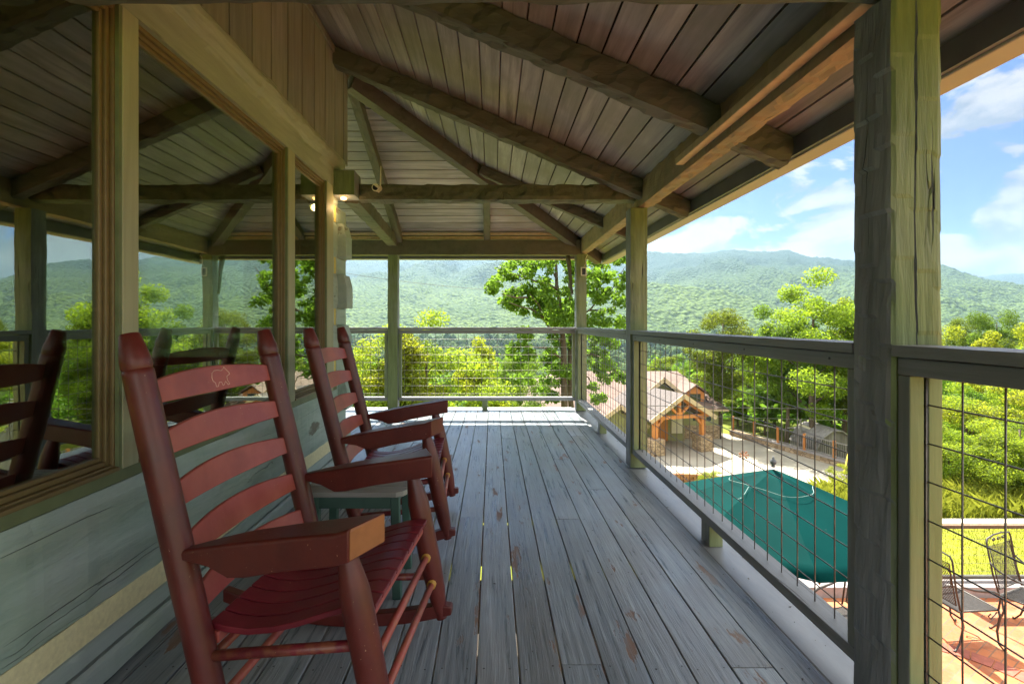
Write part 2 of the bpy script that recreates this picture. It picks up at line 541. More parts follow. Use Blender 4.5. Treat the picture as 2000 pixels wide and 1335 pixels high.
def emis(name, col, st):
    m, k, b, o = newmat(name)
    b.inputs['Base Color'].default_value = (*col, 1)
    b.inputs['Emission Color'].default_value = (*col, 1)
    b.inputs['Emission Strength'].default_value = st
    return m


M['bulb'] = emis('lamp_bulb', (1.0, 0.55, 0.20), 1.2)

# coated window glass: partly mirror, partly clear
m, k, b, o = newmat('window_glass')
gl = k.n('ShaderNodeBsdfGlossy'); gl.inputs['Roughness'].default_value = 0.0
gl.inputs['Color'].default_value = (0.90, 0.95, 0.84, 1)
tr = k.n('ShaderNodeBsdfTransparent'); tr.inputs['Color'].default_value = (0.75, 0.80, 0.72, 1)
lw = k.n('ShaderNodeLayerWeight'); lw.inputs['Blend'].default_value = 0.40
fac = k.rng(lw.outputs['Fresnel'], 0.0, 1.0, 0.26, 0.92)
k.l(k.bump(k.noise(k.n('ShaderNodeTexCoord').outputs['Object'], 2.2, 2), 0.12, 0.004), gl.inputs['Normal'])
ms = k.n('ShaderNodeMixShader')
k.l(fac, ms.inputs[0]); k.l(tr.outputs[0], ms.inputs[1]); k.l(gl.outputs[0], ms.inputs[2])
k.l(ms.outputs[0], o.inputs[0])
M['glass'] = m


def foliage(name, c_dark, c_light, trans=(0.30, 0.36, 0.04), tw=0.45):
    m, k, b, o = newmat(name)
    geo = k.n('ShaderNodeNewGeometry')
    isl = geo.outputs['Random Per Island']
    oi = k.n('ShaderNodeObjectInfo')
    nz = k.noise(k.n('ShaderNodeTexCoord').outputs['Object'], 0.9, 2)
    f = k.math('ADD', k.math('MULTIPLY', isl, 0.55), k.math('MULTIPLY', k.rng(nz, 0.35, 0.65), 0.45))
    col = k.mix(f, c_dark, c_light)
    hs = k.n('ShaderNodeHueSaturation')
    k.l(k.math('ADD', 0.475, k.math('MULTIPLY', oi.outputs['Random'], 0.04)), hs.inputs['Hue'])
    k.l(k.math('ADD', 0.8, k.math('MULTIPLY', oi.outputs['Random'], 0.4)), hs.inputs['Value'])
    k.l(col, hs.inputs['Color'])
    b.inputs['Roughness'].default_value = 0.55
    b.inputs['Specular IOR Level'].default_value = 0.15
    k.l(hs.outputs[0], b.inputs['Base Color'])
    tl = k.n('ShaderNodeBsdfTranslucent')
    tcol = k.mix(f, tuple(x * 0.6 for x in trans), trans)
    hs2 = k.n('ShaderNodeHueSaturation')
    k.l(k.math('ADD', 0.475, k.math('MULTIPLY', oi.outputs['Random'], 0.04)), hs2.inputs['Hue'])
    k.l(tcol, hs2.inputs['Color'])
    k.l(hs2.outputs[0], tl.inputs['Color'])
    ms = k.n('ShaderNodeMixShader'); ms.inputs[0].default_value = tw
    k.l(b.outputs[0], ms.inputs[1]); k.l(tl.outputs[0], ms.inputs[2])
    k.l(ms.outputs[0], o.inputs[0])
    return m


m, k, b, o = newmat('clear_glass')
gl = k.n('ShaderNodeBsdfGlossy'); gl.inputs['Roughness'].default_value = 0.0
tr = k.n('ShaderNodeBsdfTransparent'); tr.inputs['Color'].default_value = (0.93, 0.96, 0.93, 1)
ms = k.n('ShaderNodeMixShader'); ms.inputs[0].default_value = 0.07
k.l(tr.outputs[0], ms.inputs[1]); k.l(gl.outputs[0], ms.inputs[2]); k.l(ms.outputs[0], o.inputs[0])
M['clear_glass'] = m
M['leaf'] = foliage('leaf_green', (0.024, 0.06, 0.011), (0.115, 0.18, 0.025), (0.28, 0.46, 0.035), 0.48)
M['leaf_y'] = foliage('leaf_yellow_green', (0.032, 0.072, 0.010), (0.165, 0.215, 0.022), (0.48, 0.62, 0.035), 0.50)
M['leaf_d'] = foliage('leaf_dark', (0.022, 0.05, 0.010), (0.08, 0.13, 0.018), (0.24, 0.36, 0.03), 0.45)
M['bark'] = wood('tree_bark', (0.05, 0.038, 0.028), (0.13, 0.10, 0.075), 'Z', 0.85, 14, 0.2, 1.0, 0.02)

# ================================================================== PORCH STRUCTURE
rnd = random.Random(7)
XW = -1.226                        # house wall face
Y0, Y1 = -3.0, 6.56                # porch extent along the house
CORN = 4.2                         # house corner


def roof_z(x): return 3.28 - 0.433 * (x - XW)
def roof_zf(y): return 3.28 - 0.433 * (y - CORN)


# ---- deck (setting)
dk = MB()
bw = 0.1405
joints = {3: [2.89], 2: [1.66], 4: [4.15], -1: [2.92], 6: [1.643, 5.0], 0: [0.3], 1: [4.9], 5: [0.9, 3.4], -3: [1.9, 4.3], -5: [2.5, 4.7], -7: [3.2]}
kmin, kmax = -26, 7
for kk in range(kmin, kmax + 1):
    xa = -0.053 + kk * bw
    ya = Y0 if xa > -1.45 else CORN + 0.02
    if XW - bw < xa < -1.2 or xa <= XW - bw: ya = Y0 if xa + bw > XW else CORN + 0.02
    cuts = [ya] + [j for j in joints.get(kk, [rnd.uniform(-1, 5)]) if j > ya] + [Y1]
    g = rnd.uniform(0.0018, 0.0038)
    for ca, cb in zip(cuts[:-1], cuts[1:]):
        zt = rnd.uniform(-0.0015, 0.0015)
        dk.box(xa + g, xa + bw - g, ca + 0.0015, cb - 0.0015, -0.036 + zt, zt)
deck = dk.build('deck', M['deck'], kind='structure', bevel=0.0025)
de = MB()
de.box(1.075, 1.262, Y0, 6.75, -0.055, -0.012)
de.box(-4.2, 1.0755, 6.562, 6.75, -0.055, -0.004)
de.build('edge_board', M['deck_edge'], deck, bevel=0.012)
dj = MB()
for yj in np.arange(-2.7, 6.4, 0.62): dj.box(-1.2, 1.25, yj - 0.02, yj + 0.02, -0.26, -0.04)
dj.box(-1.2, 1.235, 6.50, 6.54, -0.3, -0.04); dj.box(1.22, 1.258, Y0, 6.5, -0.30, -0.058); dj.box(-4.2, -1.2, 6.3, 6.34, -0.3, -0.04)
dj.build('joist', M['rafter'], deck)
nl = MB()
for kk in range(-9, kmax + 1):
    for yj in list(np.arange(1.02, 6.5, 0.62)):
        for dx in (0.026, bw - 0.026):
            if rnd.random() < 0.9:
                cx, cy = -0.053 + kk * bw + dx + rnd.uniform(-.005, .005), yj + rnd.uniform(-.01, .01)
                r_ = rnd.uniform(0.0028, 0.0042)
                nl.add([(cx + r_ * math.cos(a), cy + r_ * math.sin(a), 0.0022) for a in np.linspace(0, 5.236, 6)], [tuple(range(6))])
nl.build('nail', M['nail'], deck)

# ---- house
house = thing('log_house', 'grey green painted log house wall with large windows beside the porch', 'house', (0, 0, 0))


def logcourse(z0, z1, y0, y1, x=XW, mat='log', name='log_course', amp=0.004, seed=1.0):
    m_ = MB()
    ny, nz_ = max(4, int((y1 - y0) / 0.025)), 9
    vs, fs = [], []
    for i in range(ny + 1):
        y = y0 + (y1 - y0) * i / ny
        for j in range(nz_ + 1):
            t = j / nz_
            z = z0 + (z1 - z0) * t
            edge = min(t, 1 - t) * 2
            dx = -0.012 * max(0, 1 - edge * 4) + amp * (mnoise.noise((y * 2.2, z * 6, seed)) + 0.6 * mnoise.noise((y * 9, z * 14, seed + 4)) + 0.7 * mnoise.noise((y * 19, z * 2, seed + 8)))
            ez = 0.004 * mnoise.noise((y * 4, seed * 2, t)) if j in (0, nz_) else 0
            vs.append((x + dx, y, z + ez))
    for i in range(ny):
        for j in range(nz_):
            a = i * (nz_ + 1) + j
            fs.append((a, a + nz_ + 1, a + nz_ + 2, a + 1))
    n0 = len(vs)
    vs += [(x - 0.1, y0, z0), (x - 0.1, y1, z0), (x - 0.1, y1, z1), (x - 0.1, y0, z1)]
    q = nz_ + 1
    fs += [(0, n0, n0 + 1, ny * q), (nz_, ny * q + nz_, n0 + 2, n0 + 3), tuple(range(0, q)) + (n0 + 3, n0), tuple(ny * q + j for j in range(q)) + (n0 + 2, n0 + 1), (n0, n0 + 3, n0 + 2, n0 + 1)]
    m_.add(vs, fs)
    return m_.build(name, M[mat], house, smooth=False)


WE = 3.93                            # where the plain wall meets the dovetailed corner
logcourse(0.0, 0.086, Y0, WE, XW + 0.004, mat='log_low', seed=2)
logcourse(0.090, 0.163, Y0, WE, XW - 0.008, mat='log_low', seed=5)
MB().box(XW - 0.1, XW - 0.010, Y0, WE, 0.163, 0.252).build('chinking', M['chink'], house)
lo = logcourse(0.252, 0.612, Y0, WE, XW, amp=0.006, seed=9)
# window openings along the wall
SILL, TOP = 0.655, 2.19
wins = [(-0.6, 1.647), (1.722, 2.985), (3.085, 3.69)]
st = MB()
st.box(XW - 0.10, XW - 0.006, Y0, WE, 0.614, SILL)
st.build('sill_board', M['reveal'], house, bevel=0.004)
ms_ = MB()
ms_.box(XW - 0.10, XW, 1.647, 1.722, SILL + .001, TOP)
ms_.build('window_post', M['casing'], house, bevel=0.003)
MB().box(XW - 0.10, XW, 2.985, 3.085, SILL + .001, TOP).build('window_post', M['casing'], house, bevel=0.003)
MB().box(XW - 0.10, XW - 0.002, 3.69, 3.835, 0.615, TOP).build('window_post', M['casing'], house, bevel=0.003)
MB().box(XW - 0.10, XW, Y0, -0.6, SILL, TOP).build('window_post', M['casing'], house, bevel=0.003)
for wi, (ya, yb) in enumerate(wins):
    g_ = 0.010
    fr = MB()
    # stepped bronze frame: outer ring then inner ring further back
    for (x0, x1, wd, off) in ((XW - 0.055, XW - 0.016, 0.018, 0.0), (XW - 0.062, XW - 0.028, 0.016, 0.0185), (XW - 0.070, XW - 0.038, 0.014, 0.035)):
        a, b2, z0, z1 = ya + off + .002, yb - off - .002, SILL + off + .002, TOP - off - .002
        fr.box(x0, x1, a, a + wd, z0, z1); fr.box(x0, x1, b2 - wd, b2, z0, z1)
        fr.box(x0, x1, a + wd, b2 - wd, z0, z0 + wd); fr.box(x0, x1, a + wd, b2 - wd, z1 - wd, z1)
    wo_ = fr.build('window', M['frame'], house, bevel=0.003)
    off = 0.0495
    MB().box(XW - 0.050, XW - 0.047, ya + off - .004, yb - off + .004, SILL + off - .004, TOP - off + .004).build('pane', M['glass'], wo_)
    rv = MB()
    rv.box(XW - 0.0155, XW - 0.003, yb - 0.014, yb - 0.0005, SILL + .001, TOP - .001)
    rv.build('reveal', M['reveal'], wo_)
    sl_ = MB()
    sl_.box(XW - 0.06, XW + 0.004, ya + .001, yb - .016, SILL + .0005, SILL + 0.014)
    sl_.build('sill', M['frame'], wo_, bevel=0.003)
# blind headrail inside the middle window
bl = MB()
bl.box(XW - 0.125, XW - 0.085, 1.74, 2.80, 2.075, 2.10)
bl.box(XW - 0.108, XW - 0.100, 1.74, 2.80, 2.004, 2.075)
bl.box(XW - 0.118, XW - 0.090, 1.74, 2.80, 1.985, 2.004)
bo = bl.build('blind', M['blind'], house, bevel=0.004)
MB().tube([(XW - 0.10, 1.95 + 0.02 * math.cos(a), 1.98 + 0.03 * math.sin(a)) for a in np.linspace(0.2, -3.5, 9)], 0.003, 5).build('pull_loop', M['cam_white'], bo)
MB().tube([(XW - 0.10, 2.45, 1.99), (XW - 0.10, 2.46, 1.2)], 0.0015, 4).build('pull_loop', M['cam_white'], bo)

# header log above the windows, flat lower part and rough rounded top
hd = MB()
ny = 150
vs, fs = [], []
pr = [(0.0, 2.19), (0.0, 2.24), (0.0, 2.30), (0.002, 2.335), (0.020, 2.36), (0.030, 2.385), (0.034, 2.41), (0.030, 2.435), (0.014, 2.458), (-0.10, 2.46)]
q = len(pr)
for i in range(ny + 1):
    y = Y0 + (4.02 - Y0) * i / ny
    for j, (dx, z) in enumerate(pr):
        a = 0.0015 if j < 3 else 0.011
        n_ = mnoise.noise((y * 6, z * 9, 3.3)) + 0.7 * mnoise.noise((y * 17, z * 20, 8.1))
        vs.append((XW + dx + a * n_ * (j < q - 1), y, z + (0.010 * mnoise.noise((y * 5, 2.2, 1)) if 2 < j < q - 1 else 0)))
for i in range(ny):
    for j in range(q - 1):
        fs.append((i * q + j, (i + 1) * q + j, (i + 1) * q + j + 1, i * q + j + 1))
n0 = len(vs)
vs += [(XW - 0.1, Y0, 2.19), (XW - 0.1, 4.02, 2.19)]
fs += [(0, n0, n0 + 1, ny * q), tuple(ny * q + j for j in range(q)) + (n0 + 1,), tuple(range(q)) + (n0,)]
hd.add(vs, fs)
hd.build('header_log', M['header'], house)
# upper vertical boards up to the roof
ub = MB()
y = Y0
while y < CORN - 0.02:
    yb = min(y + 0.2215, CORN + 0.01)
    ub.box(XW - 0.02, XW - rnd.uniform(0, 0.003), y + 0.006, yb - 0.006, 2.461, 3.30)
    y += 0.2215
ub.build('upper_siding', M['siding'], house, bevel=0.003)
MB().box(XW - 0.06, XW - 0.021, Y0, CORN, 2.462, 3.3).build('backing_board', M['gap'], house)
MB().box(XW - 0.001, XW + 0.016, Y0, CORN, 3.21, 3.262).build('trim_board', M['siding'], house, bevel=0.003)
# corner strip with log courses and chinking, and dovetailed log ends
for i in range(6):
    zc = 0.175 + i * 0.405
    logcourse(zc - 0.1375 if i else 0.0, min(zc + 0.1375, 2.185), 3.838, 3.955, XW - 0.006, seed=20 + i)
    if i < 5: MB().box(XW - 0.1, XW - 0.016, 3.875, 3.935, zc + 0.1385, zc + 0.2665).build('chinking', M['chink_y'], house); MB().box(XW - 0.1, XW - 0.012, 3.9355, 4.19, zc + 0.1385, zc + 0.2665).build('log_course', M['log'], house); MB().box(XW - 0.1, XW - 0.012, 3.838, 3.8745, zc + 0.1385, zc + 0.2665).build('log_course', M['log'], house)
    e = MB()
    z0, z1 = (zc - 0.1375, zc + 0.1375)
    if i == 0: z0 = 0.002
    if i == 5: continue
    x1 = -1.160 if i % 2 else -1.168
    xm = x1 - 0.026
    prof = [(XW - 0.3, z0), (x1, z0 + 0.004), (x1, z0 + 0.17), (xm, z1 - 0.004), (XW - 0.3, z1)]
    e.prism([(px_, 3.957, pz) for px_, pz in prof], (0, 0.17, 0))
    e.build('log_end', M['log'], house, bevel=0.006)
    w_ = MB(); w_.box(XW - 0.3, XW - 0.01, 4.128, CORN, z0, z1 if i < 5 else 2.2); w_.build('log_course', M['log'], house)
# end wall of the house beyond the corner and its back room
ew = MB()
for i in range(6):
    zc = 0.175 + i * 0.405
    for xa, xb in ((-6.0, -2.9), (-1.93, XW - 0.31)): ew.box(xa, xb, CORN - 0.12, CORN - 0.002, max(0, zc - 0.14), zc + 0.14)
ew.build('end_wall', M['log'], house)
e2 = MB()
for bx in ((-6.0, -2.9, 0, 3.3), (-1.93, XW - 0.05, 0, 3.3), (-2.9, -1.93, 0, 0.8), (-2.9, -1.93, 2.05, 3.3)): e2.box(bx[0], bx[1], CORN - 0.2, CORN - 0.121, bx[2], bx[3])
e2.build('end_wall', M['chink'], house)
fw_ = MB()
fw_.box(-2.9, -2.84, 4.02, 4.10, 0.8, 2.05); fw_.box(-1.99, -1.93, 4.02, 4.10, 0.8, 2.05); fw_.box(-2.84, -1.99, 4.02, 4.10, 0.8, 0.86); fw_.box(-2.84, -1.99, 4.02, 4.10, 1.99, 2.05)
fw2 = fw_.build('window', M['frame'], house)
MB().box(-2.84, -1.99, 4.05, 4.053, 0.86, 1.99).build('pane', M['clear_glass'], fw2)
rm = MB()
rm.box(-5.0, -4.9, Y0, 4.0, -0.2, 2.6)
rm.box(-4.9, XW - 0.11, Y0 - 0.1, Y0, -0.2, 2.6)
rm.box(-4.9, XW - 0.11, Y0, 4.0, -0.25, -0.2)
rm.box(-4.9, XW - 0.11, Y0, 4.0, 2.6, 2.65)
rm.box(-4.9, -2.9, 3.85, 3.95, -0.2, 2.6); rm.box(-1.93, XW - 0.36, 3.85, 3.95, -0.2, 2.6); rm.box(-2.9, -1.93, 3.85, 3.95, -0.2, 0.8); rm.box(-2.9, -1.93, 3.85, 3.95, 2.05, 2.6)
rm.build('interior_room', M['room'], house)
MB().box(-5.0, XW - 0.005, Y0, CORN - 0.02, -2.4, -0.03).build('foundation', M['grey_board'], house)

# ---- porch roof
roof = thing('porch_roof', 'plank porch roof with grey rough hewn rafters wrapping round the house corner', 'roof', (0, 0, 3.0))
roof.location = (0, 0, 0)
XE, YE = 1.52, 6.95          # inner faces of the eave fascias
th = math.atan(0.433)
cosr = math.cos(th)
# boards along Y on the near slope, clipped by the hip; underside at the roof line
def slope_board(mb, xa, xb, ya0, yb0, g=0.0042, thk=0.022):
    # quad whose far ends follow the hip line y = CORN + (x - XW)
    a, b2 = xa + g, xb - g
    ya_, yb_ = CORN + (a - XW), CORN + (b2 - XW)
    pts = [(a, Y0, roof_z(a)), (b2, Y0, roof_z(b2)), (b2, yb_ , roof_z(b2)), (a, ya_, roof_z(a))]
    mb.prism(pts, (thk * 0.4, 0, thk))
nb = MB()
x = XW + 0.003
while x < XE + 0.09:
    xb = min(x + 0.127, XE + 0.1)
    slope_board(nb, x, xb, 0, 0)
    x += 0.127
nb.build('ceiling_boards', M['ceil_y'], roof, bevel=0.0022)
fb = MB()
y = CORN + 0.004
while y < YE + 0.09:
    yb = min(y + 0.127, YE + 0.1)
    a, b2 = y + 0.0042, yb - 0.0042
    pts = [(-5.0, a, roof_zf(a)), (XW + (a - CORN), a, roof_zf(a)), (XW + (b2 - CORN), b2, roof_zf(b2)), (-5.0, b2, roof_zf(b2))]
    fb.prism(pts, (0, 0.009, 0.022))
    y += 0.127
fb.build('ceiling_boards', M['ceil_x'], roof, bevel=0.0022)
# dark decking above the boards
bk = MB()
e_ = 0.028
bk.add([(XW, Y0, roof_z(XW) + e_), (XE + .1, Y0, roof_z(XE + .1) + e_), (XE + .1, CORN + XE + .1 - XW, roof_z(XE + .1) + e_), (XW, CORN, 3.28 + e_),
        (XW, Y0, roof_z(XW) + .1), (XE + .1, Y0, roof_z(XE + .1) + .1), (XE + .1, CORN + XE + .1 - XW, roof_z(XE + .1) + .1), (XW, CORN, 3.28 + .1)],
       [(0, 1, 2, 3), (4, 7, 6, 5), (0, 4, 5, 1), (1, 5, 6, 2), (3, 2, 6, 7), (0, 3, 7, 4)])
yq = CORN + XE + .1 - XW
bk.add([(-5, CORN, 3.28 + e_), (XW, CORN, 3.28 + e_), (XE + .1, yq, roof_zf(yq) + e_), (-5, yq, roof_zf(yq) + e_),
        (-5, CORN, 3.38), (XW, CORN, 3.38), (XE + .1, yq, roof_zf(yq) + .1), (-5, yq, roof_zf(yq) + .1)],
       [(0, 1, 2, 3), (4, 7, 6, 5), (0, 4, 5, 1), (2, 6, 7, 3), (0, 3, 7, 4)])
# house roof going on up behind the wall so no sun comes in
bk.add([(XW, Y0, 3.31), (XW, CORN, 3.31), (-4.5, CORN, 4.6), (-4.5, Y0, 4.6), (XW, Y0, 3.38), (XW, CORN, 3.38), (-4.5, CORN, 4.68), (-4.5, Y0, 4.68)],
       [(0, 1, 2, 3), (4, 7, 6, 5), (1, 5, 6, 2), (0, 3, 7, 4), (2, 6, 7, 3)])
bk.build('roof_deck', M['gap'], roof)

# rafters
def rafter(y, x0=XW, x1=XE, w=0.115, h=0.15, seed=0):
    m_ = MB()
    dz = -h / 2 / cosr - 0.004
    m_.hewn((x0, y, roof_z(x0) + dz), (x1, y, roof_z(x1) + dz), w, h, 0.009, seed, 0.03, 4, 0.14)
    return m_.build('rafter', M['rafter'], roof)
rafter(2.56, seed=1.3); rafter(3.86, seed=2.9, h=0.14); rafter(1.22, seed=4.1); rafter(-0.1, seed=5); rafter(-1.4, seed=6)
for yj in (5.22,):
    rafter(yj, XW + (yj - CORN) + 0.08, XE, 0.09, 0.11, seed=8)
for xj, seed in ((-0.07, 3.0), (-1.21, 4.4), (-2.5, 5.5)):
    m_ = MB()
    ya = max(CORN, CORN + xj - XW + 0.07)
    h = 0.085 if xj > -1 else 0.12
    m_.hewn((xj, ya, roof_zf(ya) - h / 2 - .008), (xj, 6.6, roof_zf(6.6) - h / 2 - .008), 0.085, h, 0.004, seed, 0.06, 3)
    m_.build('rafter', M['beam'], roof)
# hip rafter
hp = MB()
hz = lambda t: 3.28 - 0.433 * t
hp.hewn((XW + 0.02, CORN + 0.02, hz(0.02) - 0.085), (XW + 2.70, CORN + 2.70, hz(2.70) - 0.085), 0.11, 0.16, 0.006, 7.7, 0.05, 3)
hp.build('hip_rafter', M['rafter'], roof)
# main eave beam over the posts, in two lifts
mbm = MB(); mbm.hewn((1.205, Y0, 2.145), (1.205, 6.62, 2.145), 0.115, 0.20, 0.009, 11.0, 0.03, 4, 0.16)
mbm.build('eave_beam', M['eave'], roof)
lb = MB(); lb.box(1.095, 1.146, Y0, 2.98, 2.085, 2.125); lb.build('ledger_strip', M['trim_tan'], roof, bevel=0.004)
# beam across at the near post and at the second post
cb = MB(); cb.hewn((XW, 1.385, 2.155), (1.147, 1.385, 2.155), 0.13, 0.19, 0.008, 3.0, 0.05, 4, 0.25); cb.build('cross_beam', M['rafter'], roof)
cb = MB(); cb.hewn((-1.06, 4.015, 2.178), (1.150, 4.015, 2.178), 0.15, 0.135, 0.011, 6.0, 0.03, 4, 0.2); cb.build('cross_beam', M['beam'], roof)
# end beam and the beam from house corner to the end post
cb = MB(); cb.hewn((-5.0, 6.51, 2.118), (1.148, 6.51, 2.118), 0.14, 0.20, 0.006, 9.0, 0.06, 4, 0.3); cb.build('end_beam', M['beam'], roof)
cb = MB(); cb.hewn((-1.165, 4.13, 2.20), (-1.30, 6.43, 2.20), 0.125, 0.14, 0.007, 13.0, 0.05, 4, 0.25); cb.build('corner_beam', M['beam'], roof)
# purlin strips seen over the end beam
pl = MB(); pl.box(-5, 1.10, 6.46, 6.50, 2.228, 2.262); pl.box(-5, 1.05, 6.40, 6.43, 2.272, 2.30); pl.build('ledger_strip', M['trim_tan'], roof)
# fascia and gutter
fa = MB()
fa.box(XE, XE + 0.022, Y0, YE, 1.985, 2.075)
fa.box(-5, XE + 0.022, YE, YE + 0.022, 2.035, 2.085)
fa.build('fascia', M['fascia'], roof)
gu = MB()
gu.box(XE + 0.0225, XE + 0.135, Y0, YE + 0.13, 1.975, 2.085)
gu.build('gutter', M['gutter'], roof, bevel=0.006)
gu = MB()
gu.box(-5, XE + 0.022, YE + 0.0225, YE + 0.12, 2.03, 2.09)
gu.build('gutter', M['gutter'], roof, bevel=0.006)

# ---- posts
def post(label, x0, y0, s, ztop, seed, seg=0.03, crack=None, z0=0.0, nw=4, amp=0.006, group='hewn porch posts'):
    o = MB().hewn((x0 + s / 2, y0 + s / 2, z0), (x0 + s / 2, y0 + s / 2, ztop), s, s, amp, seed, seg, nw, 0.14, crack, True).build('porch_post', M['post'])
    return tag(o, label, 'post', group)


XP = 1.083
post('near rough hewn porch post with a long crack down its green tinted front', XP, 1.352, 0.147, 2.044, 2.0, 0.012,
     crack=[(0, -1, 0.02, 0.30, 1.0, 0.03), (0, -1, -0.28, 0.66, 0.86, 0.012), (-1, 0, 0.10, 0.15, 0.62, 0.012)], nw=9, amp=0.0085)
post('second rough hewn porch post along the railing, with a dark knot', XP, 3.91, 0.14, 2.044, 5.0, 0.04)
post('corner porch post carrying the small white framed box', XP, 6.44, 0.14, 2.03, 8.0, 0.05)
post('thin porch post at the far end beside the house corner', -1.365, 6.44, 0.137, 2.02, 11.0, 0.05)
# brace at the corner post
br = MB()
pts = [Vector((XP - 0.10 + 0.075 * (t ** 1.6) + 0.012 * math.sin(t * 5), 6.50, 2.015 - 0.50 * t)) for t in np.linspace(0, 1, 9)]
br.tube(pts, [0.030, 0.032, 0.03, 0.028, 0.026, 0.024, 0.022, 0.02, 0.018], 6)
tag(br.build('curved_brace', M['beam'], smooth=True), 'curved natural wood brace beside the corner post under the end beam', 'brace')

# ---- railings
def wire_panel(parent, axis, c, a0, a1, z0, z1, pitch=0.1016, r=0.0023, phase=0.0):
    m_ = MB()
    n = int((a1 - a0) / pitch)
    P = (lambda a, z, d=0: (c + d, a, z)) if axis == 'Y' else (lambda a, z, d=0: (a, c + d, z))
    a = a0 + phase
    while a < a1:
        w = 0.002 * mnoise.noise((a * 3, 1, c))
        m_.tube([P(a, z0), P(a + w, (z0 + z1) / 2), P(a, z1)], r, 5)
        a += pitch
    z = z1 - 0.075
    while z > z0 + 0.02:
        L_ = int((a1 - a0) / 0.3) + 2
        m_.tube([P(a0 + (a1 - a0) * t, z + 0.0035 * mnoise.noise((t * (a1 - a0) * 2.1, z * 7, c)), 2 * r) for t in np.linspace(0, 1, L_)], r, 5)
        z -= pitch
    return m_.build('wire_mesh', M['wire'], parent, smooth=True)


def railing_y(label, y0, y1, blocks, xi=XP, stiles=(1, 1)):
    t = thing('porch_railing', label, 'railing', (xi + 0.06, (y0 + y1) / 2, 0), 0, 'wire railings round the porch')
    off = Vector(t.location)
    def bl(m_, name, mat, bv=0.003):
        o = m_.build(name, M[mat], t, bevel=bv)
        o.location = -off
        return o
    bl(MB().hewn((xi + 0.069, y0, 1.064), (xi + 0.069, y1, 1.064), 0.138, 0.032, 0.0016, y0, 0.08, 3), 'handrail', 'rail', 0)
    bl(MB().box(xi + 0.017, xi + 0.055, y0, y1, 1.000, 1.046), 'top_rail', 'rail')
    bl(MB().box(xi + 0.070, xi + 0.105, y0 + .001, y1 - .001, 1.003, 1.045), 'top_rail', 'rail')
    bl(MB().box(xi + 0.017, xi + 0.105, y0, y1, 0.108, 0.150), 'bottom_rail', 'rail')
    for e, on in zip((0, 1), stiles):
        if not on: continue
        ya, yb = (y0 + 0.001, y0 + 0.040) if e == 0 else (y1 - 0.040, y1 - 0.001)
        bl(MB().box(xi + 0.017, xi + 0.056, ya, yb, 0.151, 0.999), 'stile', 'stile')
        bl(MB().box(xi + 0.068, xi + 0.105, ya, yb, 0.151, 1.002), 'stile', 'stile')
    for yb in blocks:
        bl(MB().box(xi + 0.03, xi + 0.10, yb - 0.05, yb + 0.05, -0.011, 0.1075), 'foot_block', 'stile')
    for ys in np.arange(max(y0, 0.2) + 0.12, y1, 0.55):
        bl(MB().tube([(xi + 0.0155, ys, 1.024), (xi + 0.018, ys, 1.024)], 0.0045, 7), 'screw', 'nail', 0)
    w = wire_panel(t, 'Y', xi + 0.062, y0 + 0.01, y1 - 0.01, 0.152, 0.998, phase=0.05)
    w.location = -off
    return t


railing_y('nearest wire railing section, cut off at the right edge', -2.0, 1.350, [0.1], stiles=(1, 1))
railing_y('long wire railing section between the near and second posts, above the umbrella', 1.501, 3.908, [2.60])
railing_y('wire railing section between the second post and the corner post', 4.052, 6.438, [5.2])


def railing_x(label, x0, x1, blocks, yi=6.45):
    t = thing('porch_railing', label, 'railing', ((x0 + x1) / 2, yi + 0.05, 0), 0, 'wire railings round the porch')
    off = Vector(t.location)
    def bl(m_, name, mat, bv=0.003):
        o = m_.build(name, M[mat], t, bevel=bv); o.location = -off; return o
    bl(MB().hewn((x0, yi + 0.069, 1.064), (x1, yi + 0.069, 1.064), 0.135, 0.032, 0.0016, x0, 0.08, 3), 'handrail', 'rail_x', 0)
    bl(MB().box(x0, x1, yi + 0.017, yi + 0.055, 1.000, 1.046), 'top_rail', 'rail_x')
    bl(MB().box(x0, x1, yi + 0.017, yi + 0.105, 0.125, 0.170), 'bottom_rail', 'rail_x')
    for xa in (x0 + 0.001, x1 - 0.041):
        bl(MB().box(xa, xa + 0.04, yi + 0.017, yi + 0.056, 0.171, 0.999), 'stile', 'stile')
    for xb in blocks: bl(MB().box(xb - 0.035, xb + 0.035, yi + 0.03, yi + 0.09, 0.0, 0.1245), 'foot_block', 'stile')
    w = wire_panel(t, 'X', yi + 0.062, x0 + 0.01, x1 - 0.01, 0.172, 0.998, phase=0.06); w.location = -off
    return t


railing_x('wide wire railing across the far end between thin post and corner post', -1.226, 1.081, [-0.10])
railing_x('short wire railing at the far end between house corner and thin post', -3.6, -1.367, [-2.4])

# ---- fittings
# flood lamp in a square housing at the wall corner
t = thing('wall_lamp', 'square grey wall lamp glowing warm at the top of the house corner', 'lamp', (-1.16, 3.93, 2.2))
o = MB().box(-0.085, 0.095, -0.10, 0.085, -0.075, 0.115).build('housing', M['post'], t, bevel=0.004)
b_ = MB(); b_.lathe([(0.004, -0.020), (0.020, -0.016), (0.026, -0.006), (0.024, 0.0), (0.012, 0.006)], (-0.005, -0.045, -0.082), 14)
b_.build('bulb', M['bulb'], t, smooth=True)
pl_ = bpy.data.lights.new('lamp_glow', 'POINT'); pl_.energy = 0.22; pl_.color = (1.0, 0.62, 0.28); pl_.shadow_soft_size = 0.03
po = bpy.data.objects.new('lamp_glow', pl_); C.objects.link(po); po.location = (-1.165, 3.885, 2.04)
